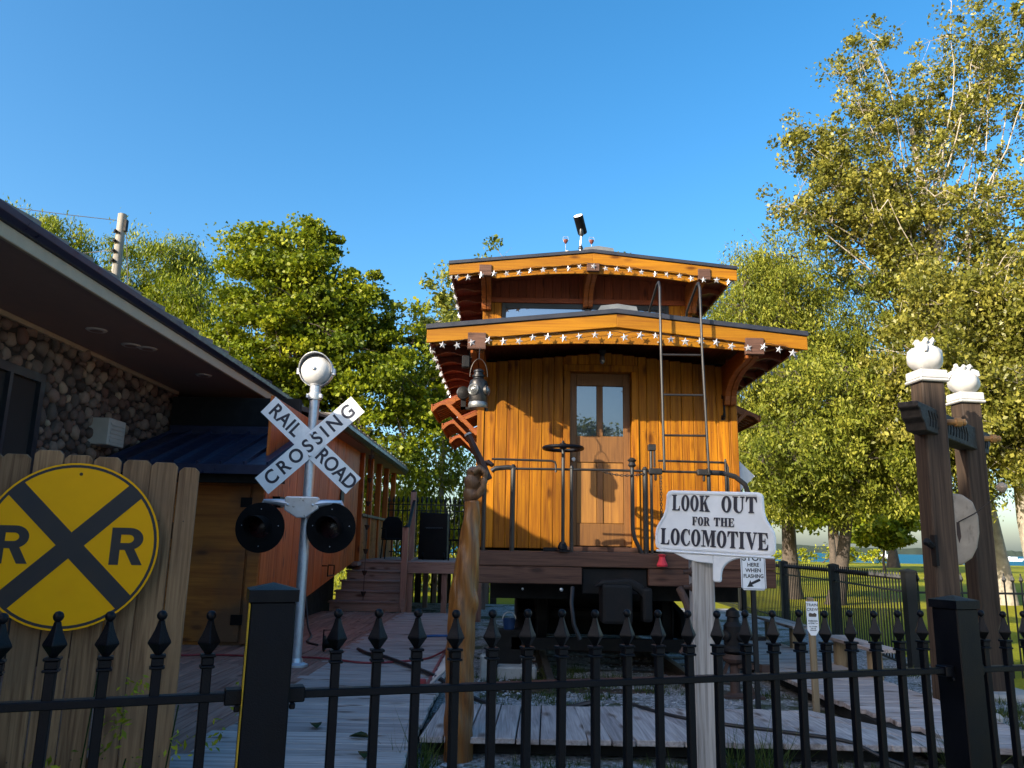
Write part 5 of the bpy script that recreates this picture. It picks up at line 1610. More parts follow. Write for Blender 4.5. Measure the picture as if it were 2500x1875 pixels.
# fist: back of the hand on the left, four fingers folded round the bar, thumb along the front right
balls = [(L3(-.272, 1.90), .056, (1.0, 1.0, 1.3)), (L3(-.262, 1.985, -.01), .060, (1.05, .95, 1.15)), (L3(-.25, 2.055, -.01), .052, (1.15, 1.0, .8))]
segs = []
for i in range(4):                                      # knuckles stepping from near to far
    yo = -.062 + i * .036
    zo = 2.085 - .010 * abs(i - 1.2)
    k0 = L3(-.262, 2.045, yo); k1 = L3(-.215, zo + .008, yo); k2 = L3(-.172, zo - .030, yo - .004); k3 = L3(-.178, zo - .078, yo); k4 = L3(-.205, zo - .10, yo)
    segs.append(([k0, k1, k2, k3, k4], [.026, .0235, .0215, .019, .015]))
segs.append(([L3(-.255, 1.88, -.03), L3(-.215, 1.90, -.055), L3(-.188, 1.945, -.068), L3(-.178, 1.985, -.07), L3(-.182, 2.015, -.066)], [.030, .027, .022, .020, .015]))
fm = blob_mesh('fist', balls, segs, .0065, 'hand_wood')
put('fist', fm, ca)
hb_ = thing('hammer_handle', 'dark square wooden bar with a pale end gripped by the carved fist', 'bar', (-.155, AY, 2.0))
a_, b_ = Vector((-.305, AY + .0, 2.32)), Vector((-.150, AY - .01, 2.005))
part('bar', MB().tube([a_, a_.lerp(b_, .35), a_.lerp(b_, .7), b_], [.026, .028, .034, .030], 6), 'bar_wood', hb_, smooth=30)
part('end_cap', MB().tube([a_ + (a_ - b_).normalized() * .012, a_ - (a_ - b_).normalized() * .002], [.024, .029], 10), 'concrete', hb_)
part('cross_piece', MB().tube([Vector((-.205, AY + .02, 2.115)), Vector((-.155, AY + .0, 2.125)), Vector((-.125, AY - .02, 2.105))], [.018, .022, .015], 8), 'bar_wood', hb_, smooth=True)

# ================================================================== TIMBER GATE WITH HANGING FLOAT
tg = thing('timber_gate', 'dark timber frame of two posts and a carved beam topped by white finials', 'gate frame', (4.3, 7.7, GZ))
TP = ((3.93, 7.2, -1.0), (4.87, 8.2, -1.9))
def lean(b, x, y, deg):
    return Matrix.Translation((x, y, 3.13)) @ Matrix.Rotation(R(deg), 4, 'Y') @ Matrix.Rotation(R(4), 4, 'Z') @ Matrix.Translation((0, 0, -3.13))
for i, (x, y, lean_d) in enumerate(TP):
    M = lean(None, x, y, (.9, .5)[i])
    p = part('post', MB().box((-.11, -.10, .05), (.11, .10, 3.13), M), 'timber', tg, bevel=.012)
    c = part('finial', MB().box((-.145, -.135, 3.132), (.145, .135, 3.16), M).box((-.135, -.125, 3.16), (.135, .125, 3.245), M), 'white_paint', tg, bevel=.01, label='white square base under the lobed finial')
    # pomegranate-like finial: lobed ball, crown of petals
    b = MB(); nA, nZ = 28, 14
    for j in range(nZ + 1):
        t = j / nZ
        ph = math.pi * (.06 + .86 * t)
        r = .155 * math.sin(ph) ** .8
        zz = 3.245 + .125 - .128 * math.cos(ph)
        for k in range(nA):
            a = 2 * math.pi * k / nA
            lob = 1 + .05 * math.cos(5 * a + i) + .02 * math.sin(9 * a + j)
            b.v.append((r * lob * math.cos(a), r * lob * math.sin(a), zz + .006 * math.sin(3 * a)))
    for j in range(nZ):
        for k in range(nA):
            k2 = (k + 1) % nA
            b.f.append((j * nA + k, j * nA + k2, (j + 1) * nA + k2, (j + 1) * nA + k))
    b.f.append(tuple(reversed(range(nA)))); b.f.append(tuple(nZ * nA + k for k in range(nA)))
    b.v = [tuple(M @ Vector(v)) for v in b.v]
    part('ball', b, 'white_paint', c, smooth=60)
    cr = MB()
    for k in range(6):
        a = 2 * math.pi * k / 6 + i
        cr.tube([(.03 * math.cos(a), .03 * math.sin(a), 3.46), (.055 * math.cos(a), .055 * math.sin(a), 3.50), (.085 * math.cos(a + .2), .085 * math.sin(a + .2), 3.535 + .01 * (k % 3)), (.10 * math.cos(a + .3), .10 * math.sin(a + .3), 3.525)], [.035, .034, .022, .006], 7)
    cr.lathe([(.10, 3.44), (.075, 3.49), (.06, 3.53), (0, 3.54)], 12)
    for k in range(3):
        a = 2.1 * k + i
        cr.tube([(.10 * math.cos(a), .10 * math.sin(a), 3.475), (.15 * math.cos(a), .15 * math.sin(a), 3.45), (.165 * math.cos(a), .165 * math.sin(a), 3.41)], [.03, .026, .012], 7)
    cr.v = [tuple(M @ Vector(v)) for v in cr.v]
    part('leaf_crown', cr, 'white_paint', c, smooth=50)
    nb = MB().box((.112, -.05, 1.28), (.128, .05, 1.52), M)
    pq = part('number_plate', nb, 'timber', p, bevel=.004)
# carved beam running through both posts
A = Vector((3.50, 6.76, 0)); B = Vector((5.30, 8.66, 0)); dAB = (B - A).normalized(); L = (B - A).length
BM = frame(dAB, Vector((0, 0, 1)).cross(dAB), (0, 0, 1), (A.x, A.y, 0))
z0, z1 = 2.63, 2.87
prof = [(.0, z1), (L, z1), (L, z1 - .05), (L - .06, z1 - .07), (L - .09, z1 - .14), (L - .16, z1 - .17), (L - .20, z0), (.20, z0), (.16, z1 - .17), (.09, z1 - .14), (.06, z1 - .07), (0, z1 - .05)]
bmn = part('beam', MB().prism(prof[::-1], .17, BM @ Matrix.Translation((0, -.085, 0))), 'timber_y', tg, bevel=.008)
for s_, (q0, q1) in enumerate(((.30, .55), (.85, 1.15), (1.25, 1.55), (2.1, 2.35))):
    for k in range(4):
        q = q0 + (q1 - q0) * k / 3
        part('carved_groove', MB().tube([tuple(BM @ Vector((q, -.087, z0 + .05))), tuple(BM @ Vector((q + .03, -.0875, z0 + .12))), tuple(BM @ Vector((q - .01, -.087, z0 + .19)))], .007, 5), 'dark_void', bmn)
for (x, y, _l) in TP:
    pg = MB().lathe([(.025, -.02), (.03, .06), (.028, .10), (.045, .115), (.045, .16), (.03, .175), (.035, .20), (.02, .215), (0, .218)], 12, frame((0, 1, 0), (0, 0, 1), (1, 0, 0), (x + .10, y - .03, 2.76)))
    part('peg', pg, 'peg_wood', tg, smooth=30)
part('stone_footing', MB().box((4.62, 7.9, 0.05), (5.2, 8.5, .24)), 'concrete', tg, bevel=.03)
part('stone_footing', MB().box((3.7, 6.95, 0.05), (4.2, 7.45, .24)), 'concrete', tg, bevel=.03)
pq = MB().box((3.79, 7.05, 1.45), (3.815, 7.13, 1.72)).tube([(3.78, 7.08, 1.62), (3.72, 7.06, 1.66), (3.70, 7.04, 1.64)], [.03, .035, .02], 8)
part('side_catch', pq, 'cast_iron', tg)
hf = thing('hanging_float', 'rounded pale slab with rust streak hanging by a chain between the timber posts', 'float', (4.40, 7.70, 1.45))
sh = [(4.12, 2.13), (4.20, 2.15), (4.42, 2.13), (4.52, 2.06), (4.56, 1.92), (4.555, 1.76), (4.52, 1.62), (4.46, 1.52), (4.36, 1.455), (4.2, 1.44), (4.10, 1.47)]
part('slab', MB().prism(sh[::-1], .13, Matrix.Translation((0, 7.64, 0))), 'slab_white', hf, bevel=.03, seg=3, merge=True, smooth=50)
part('rust_streak', MB().prism([(4.33, 1.86), (4.36, 1.86), (4.365, 1.72), (4.34, 1.66), (4.325, 1.74)], .002, Matrix.Translation((0, 7.6375, 0))), 'rusty', hf)
chain((4.30, 7.70, 2.63), (4.30, 7.70, 2.14), 0, 16, hf)
part('hook', MB().tube([(4.30, 7.70, 2.66), (4.30, 7.70, 2.62), (4.32, 7.70, 2.58), (4.30, 7.70, 2.55)], .012, 6), 'iron', hf)
kk = thing('clapper_cord', 'thin dark cord with oval weight tied to the hanging float', 'cord', (4.5, 7.6, 1.85))
part('cord', MB().tube([(4.34, 7.62, 1.86), (4.48, 7.58, 1.94), (4.66, 7.55, 2.08), (4.75, 7.56, 2.16)], .006, 5), 'wire', kk)
part('weight', MB().lathe([(0, -.05), (.045, -.03), (.05, .0), (.04, .03), (0, .05)], 12, frame((1, 0, 0), (0, .7, .7), (0, -.7, .7), (4.76, 7.56, 2.20))), 'slab_white', kk, smooth=True)

# ================================================================== SMALL SIGNS, BENCHES, HOSES
s2 = thing('stop_here_sign', 'small white metal sign reading STOP HERE WHEN FLASHING with an arrow', 'sign', (2.205, 7.2, GZ))
sx0, sx1, sz0, sz1 = 2.095, 2.318, 1.205, 1.59
pl2 = part('plate', MB().prism([(sx0 + .02, sz0), (sx1 - .02, sz0), (sx1, sz0 + .02), (sx1, sz1 - .02), (sx1 - .02, sz1), (sx0 + .02, sz1), (sx0, sz1 - .02), (sx0, sz0 + .02)], .004, Matrix.Translation((0, 7.2, 0))), 'sign_white', s2)
w2 = world_loc(pl2)
bd = MB()
for lo, hi in (((sx0 + .008, sz0 + .008), (sx1 - .008, sz0 + .012)), ((sx0 + .008, sz1 - .012), (sx1 - .008, sz1 - .008)), ((sx0 + .008, sz0 + .012), (sx0 + .012, sz1 - .012)), ((sx1 - .012, sz0 + .012), (sx1 - .008, sz1 - .012))):
    bd.box((lo[0], 7.1982, lo[1]), (hi[0], 7.1992, hi[1]))
part('border_line', bd, 'letter_black', s2)
for body, zz, sz in (('STOP', 1.487, .082), ('HERE', 1.425, .046), ('WHEN', 1.376, .046), ('FLASHING', 1.326, .046)):
    text('lettering', body, sz, 'letter_black', pl2, Matrix.Translation(Vector((2.206, 7.1988, zz)) - w2) @ FACE, extrude=.0004, offset=.0012, sx=.86 if body == 'FLASHING' else 1.0)
ar = [(2.145, 1.232), (2.205, 1.236), (2.190, 1.252), (2.268, 1.287), (2.258, 1.308), (2.182, 1.272), (2.176, 1.292)]
part('arrow', MB().prism(ar, .001, Matrix.Translation((0, 7.1980, 0))), 'letter_black', s2)
part('post', MB().box((2.185, 7.206, .05), (2.225, 7.24, 1.6)), 'iron_far', s2)

s3 = thing('parking_sign', 'narrow white painted parking sign on a thin wooden stake', 'sign', (2.64, 7.0, GZ))
part('stake', MB().box((2.615, 7.006, .05), (2.665, 7.05, 1.16)), 'stake_wood', s3, bevel=.004)
px0, px1, pz0, pz1 = 2.592, 2.692, .845, 1.128
pp = part('board', MB().prism([(px0 + .028, pz0), (px1 - .028, pz0), (px1, pz0 + .045), (px1, pz1), (px0, pz1), (px0, pz0 + .045)], .005, Matrix.Translation((0, 7.0, 0))), 'sign_white', s3)
w3 = world_loc(pp)
for body, zz, sz in (('TRAIN', 1.098, .034), ('CREW', 1.060, .034), ('PARKING', .965, .019), ('ONLY', .946, .017), ('ALL OTHERS', .918, .012), ('WILL BE', .903, .012), ('DERAILED', .888, .012)):
    text('lettering', body, sz, 'letter_black', pp, Matrix.Translation(Vector((2.642, 6.9988, zz)) - w3) @ FACE, extrude=.0003, offset=.0004)
part('engine_print', MB().prism([(2.612, 1.0), (2.672, 1.0), (2.678, 1.02), (2.662, 1.034), (2.645, 1.026), (2.618, 1.034), (2.608, 1.018)], .001, Matrix.Translation((0, 6.9985, 0))), 'bark_dark', s3)
for dx in (-.034, .034):
    part('arrow', MB().prism([(2.642 + dx * 1.2, .945), (2.642 + dx * .9, .939), (2.642 + dx * .9, .951)][::(1 if dx > 0 else -1)], .001, Matrix.Translation((0, 6.9985, 0))), 'letter_black', s3)

for i, (ya, yb, lab) in enumerate(((10.3, 11.75, 'far plank bench beside the right boardwalk'), (8.05, 9.35, 'near plank bench beside the right boardwalk'))):
    bn = thing('plank_bench', lab, 'bench', (3.74, (ya + yb) / 2, GZ), group='plank benches along the right boardwalk')
    for dx in (-.10, .04):
        part('seat_plank', MB().box((3.72 + dx, ya, .585), (3.72 + dx + .135, yb, .622)), 'grey_y', bn, bevel=.004)
    for yy in (ya + .2, yb - .25):
        part('leg', MB().box((3.68, yy, .05), (3.80, yy + .10, .584)), 'stake_wood', bn, bevel=.006)

rcl = thing('red_signal', 'small red cloth signal hanging from the end beam behind the LOOK OUT sign', 'signal', (1.565, 8.14, 1.37))  # unlit red cloth on a hook
part('cloth', MB().lathe([(.052, 1.375), (.058, 1.39), (.035, 1.44), (.03, 1.47), (.045, 1.49), (.0, 1.50)], 10, Matrix.Translation((1.575, 8.18, 0))), 'red_cloth', rcl, smooth=30)
part('hook', MB().tube([(1.575, 8.18, 1.49), (1.575, 8.2, 1.56), (1.585, 8.22, 1.62)], .006, 5), 'rail_iron', rcl)
ds = thing('diamond_sign', 'white diamond sign partly hidden behind the right corner of the caboose', 'sign', (3.0, 9.6, GZ))
part('plate', MB().prism([(2.83, 2.27), (3.01, 2.45), (2.83, 2.63), (2.65, 2.45)], .004, Matrix.Translation((0, 9.6, 0))), 'sign_white', ds)
part('post', MB().box((2.80, 9.606, GZ), (2.85, 9.65, 2.5)), 'iron_far', ds)

def hose(name, label, pts, r, mat, group=None):
    # smooth through the points
    P = [Vector(p) for p in pts]; out = []
    for i in range(len(P) - 1):
        p0 = P[max(i - 1, 0)]; p1 = P[i]; p2 = P[i + 1]; p3 = P[min(i + 2, len(P) - 1)]
        for k in range(7):
            t = k / 7
            out.append(.5 * ((2 * p1) + (p2 - p0) * t + (2 * p0 - 5 * p1 + 4 * p2 - p3) * t * t + (3 * p1 - p0 - 3 * p2 + p3) * t ** 3))
    out.append(P[-1])
    o = part(name, MB().tube(out, r, 8), mat, smooth=True)
    return tag(o, label, 'hose' if 'hose' in name else 'cable', group)
z_ = DZ + .012
hose('air_hose', 'thin red hose lying across the left deck boards', [(-3.9, 8.6, z_), (-3.3, 8.9, z_), (-2.6, 8.85, z_), (-2.0, 8.75, z_ + .01), (-1.5, 8.55, z_), (-1.1, 8.7, z_), (-.85, 9.0, z_), (-.65, 9.6, z_ + .05)], .011, 'hose_red')
hose('garden_hose', 'thick black hose curling over the grey boardwalk', [(-1.75, 9.6, z_), (-1.55, 9.15, z_ + .01), (-1.35, 8.9, z_ + .02), (-1.1, 8.5, z_ + .015), (-.85, 8.05, z_ + .015), (-.62, 7.6, z_ + .01), (-.45, 7.45, GZ + .1), (-.1, 7.05, GZ + .05), (.3, 6.75, GZ + .07), (.7, 6.7, DZ)], .021, 'hose_black')
hose('water_hose', 'short blue hose on the boardwalk near the carved arm', [(-1.25, 10.9, z_), (-1.0, 11.1, z_), (-.8, 11.15, z_), (-.62, 11.2, z_)], .016, 'hose_blue')
hose('power_cable', 'black cable crossing the front walkway and hanging to the ground', [(.95, 6.65, DZ + .02), (1.25, 6.2, z_), (1.55, 5.95, z_), (1.9, 5.75, z_), (2.25, 5.50, z_), (2.42, 5.38, DZ - .05), (2.6, 5.2, GZ + .06), (2.9, 5.0, GZ + .03), (3.4, 4.8, GZ + .03)], .013, 'hose_black')
hose('power_lead', 'dark cable drooping from the annex skirting to the deck', [(-3.02, 11.9, .95), (-2.9, 11.6, .7), (-2.75, 11.2, .42), (-2.6, 10.8, z_), (-2.5, 10.2, z_), (-2.3, 9.9, z_)], .014, 'hose_black')
drm = thing('cable_reel', 'small dark cable reel on the deck behind the signal pole', 'reel', (-2.15, 9.45, DZ))
part('drum', MB().lathe([(.09, -.06), (.09, -.05), (.05, -.045), (.05, .045), (.09, .05), (.09, .06)], 16, frame((0, 1, 0), (0, 0, 1), (1, 0, 0), (-2.05, 9.4, DZ + .09))), 'plastic_black', drm, smooth=30)
part('handle', MB().tube([(-2.12, 9.4, DZ + .09), (-2.12, 9.4, DZ + .24), (-1.98, 9.4, DZ + .24), (-1.98, 9.4, DZ + .09)], .01, 6), 'plastic_black', drm)

al = thing('aluminium_ladder', 'aluminium ladder lying along the side of the caboose behind the carved arm', 'ladder', (-.55, 8.5, GZ))
for dx, dzz in ((-.70, .06), (-.44, .30)):
    part('side_rail', MB().bar((dx, 7.2, GZ + .08 + dzz), (dx - .03, 10.4, GZ + .08 + dzz), .025, .07), 'hose_red' if dx < -.6 else 'aluminium', al)
for k in range(10):
    y = 7.35 + k * .31
    part('rung', MB().tube([(-.70, y, GZ + .14), (-.45, y, GZ + .38)], .018, 8), 'aluminium', al)
part('end_shoe', MB().box((-.73, 7.12, GZ + .09), (-.67, 7.22, GZ + .20)), 'hose_red', al)
clp = thing('yellow_clamp', 'small yellow and red clamp hung on the ladder end', 'clamp', (-.66, 7.12, .36))
part('jaw', MB().box((-.68, 7.05, .30), (-.60, 7.11, .36)), 'plastic_reflection_yellow', clp, bevel=.01)
part('grip', MB().box((-.76, 7.06, .30), (-.69, 7.10, .42)), 'hose_red', clp, bevel=.01)
bk = thing('blue_bucket', 'blue plastic bucket in the shadow under the caboose end', 'bucket', (.10, 8.9, .62))
part('pail', MB().lathe([(.06, .62), (.075, .74), (.07, .74), (.055, .63)], 16, Matrix.Translation((.02, 9.3, 0))), 'bucket_blue', bk, smooth=30)
part('handle', MB().tube([(.02 + .075 * math.cos(a), 9.3, .73 + .08 * math.sin(a)) for a in [math.pi * i / 10 for i in range(11)]], .006, 5), 'aluminium', bk)
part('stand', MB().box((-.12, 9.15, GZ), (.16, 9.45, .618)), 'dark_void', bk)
cbk_ = thing('concrete_block', 'pale concrete block under the left front of the caboose', 'block', (-.05, 8.75, GZ))
part('block', MB().box((-.28, 8.6, GZ - .05), (-.12, 8.78, .42)).box((-.1, 8.65, GZ - .05), (.32, 8.9, .30)), 'concrete', cbk_, bevel=.015)

# ================================================================== BACKGROUND IRON FENCE ALONG THE PARK
bf = thing('park_fence', 'black spear-top iron fence between the yard and the park', 'fence', (5.2, 12, .05))
fp = [Vector((4.55, 6.6, 0)), Vector((5.0, 10.0, 0)), Vector((5.53, 13.6, 0)), Vector((5.75, 16.7, 0)), Vector((5.95, 20.5, 0)), Vector((6.1, 24.5, 0))]
fp = [Vector((6.1, 8.3, 0)), Vector((5.6, 8.9, 0))][:0] + fp
bpk = MB().box((-.0075, -.0075, 0), (.0075, .0075, 1.18)).lathe([(.010, 1.18), (.032, 1.215), (.010, 1.27), (.012, 1.29), (0, 1.30)], 4)
bpk = bpk.mesh('picket', 'iron_far')
w_ = world_loc(bf)
for a, b in zip(fp[1:-1], fp[2:]):
    n = int((b - a).length / .118)
    for k in range(1, n):
        p = a.lerp(b, k / n)
        put('picket', bpk, bf, Vector((p.x, p.y, .03)) - w_)
    for zz in (.18, 1.08):
        part('rail', MB().bar((a.x, a.y, zz), (b.x, b.y, zz), .03, .025), 'iron_far', bf)
for p in fp[1:]:
    q = part('post', MB().box((p.x - .065, p.y - .065, 0), (p.x + .065, p.y + .065, 1.32)), 'iron_far', bf)
    part('cap', MB().lathe([(.105, 1.32), (.105, 1.345), (0, 1.37)], 4, Matrix.Translation((p.x, p.y, 0)), rot=R(45)), 'iron_far', q)
bf2 = thing('side_fence', 'black spear-top iron fence behind the timber gate on the far right', 'fence', (6.5, 10, .05))
w_ = world_loc(bf2)
a, b = fp[1], Vector((9.5, 10.6, 0))
n = int((b - a).length / .118)
for k in range(1, n):
    p = a.lerp(b, k / n)
    put('picket', bpk, bf2, Vector((p.x, p.y, .03)) - w_)
for zz in (.18, 1.08):
    part('rail', MB().bar((a.x, a.y, zz), (b.x, b.y, zz), .03, .025), 'iron_far', bf2)
for t in (.55, 1.0):
    p = a.lerp(b, t)
    q = part('post', MB().box((p.x - .08, p.y - .08, 0), (p.x + .08, p.y + .08, 1.40)), 'grey_z', bf2)
    part('cap', MB().lathe([(.13, 1.40), (.13, 1.42), (0, 1.45)], 4, Matrix.Translation((p.x, p.y, 0)), rot=R(45)), 'grey_z', q)

# ================================================================== PARK: PICNIC TABLE, BENCH, BOATS, UTILITY POLE
pt = thing('picnic_table', 'wooden picnic table on the sunny lawn by the lake', 'picnic table', (34, 63, .06), R(10))
part('table_top', MB().box((-.95, -.38, .72), (.95, .38, .77)), 'timber', pt, local=True)
for s in (-1, 1):
    part('seat', MB().box((-.95, s * .72 - .13, .42), (.95, s * .72 + .13, .46)), 'timber', pt, local=True)
    for sx in (-.7, .7):
        part('leg', MB().bar((sx, s * .65, 0), (sx, s * .2, .72), .08, .1), 'timber', pt, local=True)
for sx in (-.7, .7):
    part('cross_brace', MB().box((sx - .04, -.75, .36), (sx + .04, .75, .42)), 'timber', pt, local=True)
for X, Yb, hgt, lab in ((142, 300, 10, 'white sailboat with bare mast left of the timber gate'), (97, 330, 9, 'white sailboat with two masts moored behind the park trees'), (83, 360, 9, 'small white sailboat moored near the LOOK OUT sign'), (118, 420, 8, 'far white sailboat between the tree trunks'), (190, 300, 3, 'white motor boat at the far right of the lake')):
    sbt = thing('sailboat' if hgt > 4 else 'motor_boat', lab, 'boat', (X, Yb, -.55), R(15), 'boats moored on the lake')
    part('hull', MB().prism([(-4.2, .9), (-3.6, 0), (3.4, 0), (4.6, 1.1), (0, .85)], 2.0, Matrix.Translation((0, -1, 0))), 'sail_white', sbt, local=True)
    part('cabin', MB().box((-1.6, -.7, .87), (1.6, .7, 1.7)), 'sail_white', sbt, local=True)
    if hgt > 4:
        part('mast', MB().tube([(.3, 0, .9), (.3, 0, hgt)], .12, 6), 'sail_white', sbt, local=True)
        part('boom', MB().tube([(.3, 0, 2.2), (-3.2, 0, 2.1)], .16, 6), 'sail_white', sbt, local=True)
up_ = thing('utility_pole', 'weathered grey utility pole with insulators above the roof', 'pole', (-12.9, 24, 0))
part('shaft', MB().tube([(-12.78, 24, 0), (-12.86, 24, 8), (-12.93, 24, 12.0)], [.17, .15, .135], 14), 'pole_wood', up_, smooth=30)
for zz in (11.35, 11.02, 10.68, 10.35):
    q = part('insulator', MB().lathe([(.03, 0), (.05, .03), (.03, .06), (.05, .09), (.03, .12)], 8, frame((1, 0, 0), (0, 0, 1), (0, -1, 0), (-12.98 + (11.35 - zz) * .03, 23.86, zz))), 'plastic_black', up_, smooth=30)
    part('clamp', MB().box((-13.06, 23.80, zz - .06), (-12.86, 23.87, zz - .03)), 'plastic_black', q)
part('pole_bracket', MB().box((-12.80, 23.9, 11.4), (-12.72, 24.05, 11.8)), 'cast_iron', up_)
def span(label, a, b, sag, r=.012):
    a, b = Vector(a), Vector(b); P = []
    for i in range(13):
        t = i / 12; p = a.lerp(b, t); p.z -= sag * 4 * t * (1 - t); P.append(p)
    o = part('overhead_wire', MB().tube(P, r, 5), 'wire')
    tag(o, label, 'wire', 'overhead wires at the utility pole')
span('top overhead wire running left from the pole top', (-13.05, 23.9, 11.75), (-30, 22, 14.2), .4)
span('upper of the two lower wires running left from the pole', (-13.02, 23.86, 10.7), (-30, 26, 11.2), .5)
span('lower thick wire running left from the pole', (-13.0, 23.86, 10.0), (-30, 24, 9.3), .4, .02)
span('guy wire slanting right and down from the pole top', (-12.75, 24, 11.5), (-10.2, 21, 4.0), .02)

# ================================================================== TREES
def leaf_cloud(name, centers, radii, per, size, aspect, mat, parent, flat=.7, droop=0.0, seed=1, tintbias=None, curl=.25):
    """leaf-sized faces gathered in clumps round twig ends; each leaf is a folded rhombus"""
    g = np.random.default_rng(seed)
    C = np.asarray(centers); n = len(C)
    idx = np.repeat(np.arange(n), per)
    m = len(idx)
    off = g.normal(size=(m, 3))
    off /= np.linalg.norm(off, axis=1)[:, None] + 1e-9
    off *= (g.random(m) ** .5)[:, None]
    off[:, 2] *= flat
    P = C[idx] + off * np.asarray(radii)[idx][:, None]
    if droop:
        P[:, 2] -= droop * g.random(m) ** 1.5 * np.asarray(radii)[idx]
    d = g.normal(size=(m, 3))                          # along the leaf
    d[:, 2] -= .5 + 2.2 * droop
    d /= np.linalg.norm(d, axis=1)[:, None]
    nrm = g.normal(size=(m, 3)); nrm[:, 2] += .9
    side = np.cross(d, nrm); side /= np.linalg.norm(side, axis=1)[:, None] + 1e-9
    up_n = np.cross(side, d)
    L = size * np.clip(np.exp(g.normal(size=m) * .36), .45, 1.6)
    W = L * aspect
    a = P - d * (L / 2)[:, None]
    c = P + d * (L / 2)[:, None]
    fold = up_n * (W * curl)[:, None]
    b_ = P + side * (W / 2)[:, None] + fold
    e_ = P - side * (W / 2)[:, None] + fold
    V = np.stack([a, b_, c, e_], 1).reshape(-1, 3)
    me = bpy.data.meshes.new(name)
    me.vertices.add(4 * m); me.loops.add(4 * m); me.polygons.add(m)
    me.vertices.foreach_set('co', V.astype(np.float32).ravel())
    me.loops.foreach_set('vertex_index', np.arange(4 * m, dtype=np.int32))
    me.polygons.foreach_set('loop_start', np.arange(0, 4 * m, 4, dtype=np.int32))
    me.polygons.foreach_set('loop_total', np.full(m, 4, dtype=np.int32))
    ct = g.random(n)
    tint = .5 * ct[idx] + .5 * g.random(m)
    if tintbias is not None:
        tint = tint * .7 + .3 * np.clip(np.asarray(tintbias)[idx], 0, 1)
    at_ = me.attributes.new('tint', 'FLOAT', 'FACE')
    at_.data.foreach_set('value', np.clip(tint, 0, 1).astype(np.float32))
    me.materials.append(MATS[mat])
    me.update()
    return put(name, me, parent)

def tree(label, base, lobes, leaf, bark, clumps=260, per=90, clump_r=.6, size=.13, aspect=.6, trunk_r=.25, flat=.65, droop=0.0,
         seed=1, group='trees around the yard', n_limb=9, shell=.45, fork=.35, cat='tree', name='tree', twig=True, lean=(0, 0), limb=.42, along=.3, along_r=.45):
    g = np.random.default_rng(seed)
    t = thing(name, label, cat, base, group=group)
    base = Vector(base)
    lob = [(Vector(c) - base, r) for c, r in lobes]
    vol = np.array([r[0] * r[1] * r[2] for _, r in lob]) ** .72; vol = vol / vol.sum()
    # trunk and limbs
    top = max(c.z + r[2] * .55 for c, r in lob)
    cc = sum((c for c, r in lob), Vector()) / len(lob)
    tr = MB()
    tp = []
    for i in range(7):
        q = i / 6
        tp.append(Vector((cc.x * q * .8 + lean[0] * q + g.normal() * .05, cc.y * q * .8 + lean[1] * q + g.normal() * .05, top * q * .8 - .05)))
    tr.tube(tp, [trunk_r * (1.35 if i == 0 else 1 - .72 * i / 6) for i in range(7)], 10)
    part('trunk', tr, bark, t, smooth=True, local=True)
    lm = MB()
    nodes = []
    for k in range(n_limb):
        i = k % len(lob)
        c, r = lob[i]
        u = Vector(g.normal(size=3)).normalized()
        tgt = c + Vector((u.x * r[0], u.y * r[1], abs(u.z) * r[2] * .8)) * .85
        q = fork + (1 - fork) * .8 * g.random()
        f = q * 6; i0 = min(int(f), 5)
        s = tp[i0].lerp(tp[i0 + 1], f - i0)
        mid = s.lerp(tgt, .45) + Vector((0, 0, .12 * (tgt - s).length)) + Vector(g.normal(size=3)) * .25
        P = []
        for j in range(9):
            w = j / 8
            P.append(s * (1 - w) ** 2 + mid * 2 * w * (1 - w) + tgt * w * w + Vector(g.normal(size=3)) * .09 * (0 < j < 8))
        r0 = trunk_r * (1 - .6 * q) * limb
        lm.tube(P, [r0 * (1 - .88 * j / 8) for j in range(9)], 6)
        nodes += P[3:]
    C = []
    while len(C) < clumps:
        if nodes and g.random() < along:
            p = nodes[g.integers(len(nodes))]
            o_ = g.normal(size=3) * along_r
            C.append((p.x + o_[0], p.y + o_[1], p.z + o_[2] * .7))
            continue
        i = g.choice(len(lob), p=vol)
        c, r = lob[i]
        u = g.normal(size=3); u /= np.linalg.norm(u)
        rr = (shell ** 3 + (1 - shell ** 3) * g.random()) ** (1 / 3) * g.uniform(.84, 1.07)
        C.append((c.x + u[0] * r[0] * rr, c.y + u[1] * r[1] * rr, c.z + u[2] * r[2] * rr))
    C = np.array(C)
    rad = clump_r * np.exp(g.normal(size=len(C)) * .38)
    leaf_cloud('crown', C, rad, per, size, aspect, leaf, t, flat, droop, seed + 50)
    if twig and nodes:
        NA = np.array([tuple(p) for p in nodes])
        for k in g.choice(len(C), min(len(C), 420), replace=False):
            p = C[k]
            j = int(np.argmin(((NA - p) ** 2).sum(1)))
            s = Vector(NA[j]); e = Vector(p)
            if (e - s).length < 3.0:
                m_ = s.lerp(e, .5) + Vector(g.normal(size=3)) * .10
                lm.tube([s, m_, e], [.014 + trunk_r * .02, .010, .005], 4, cap=False)
                for _ in range(2):
                    lm.tube([m_, m_.lerp(e, .6) + Vector(g.normal(size=3)) * .28], [.007, .003], 3, cap=False)
    part('limbs', lm, bark, t, smooth=True, local=True)
    return t

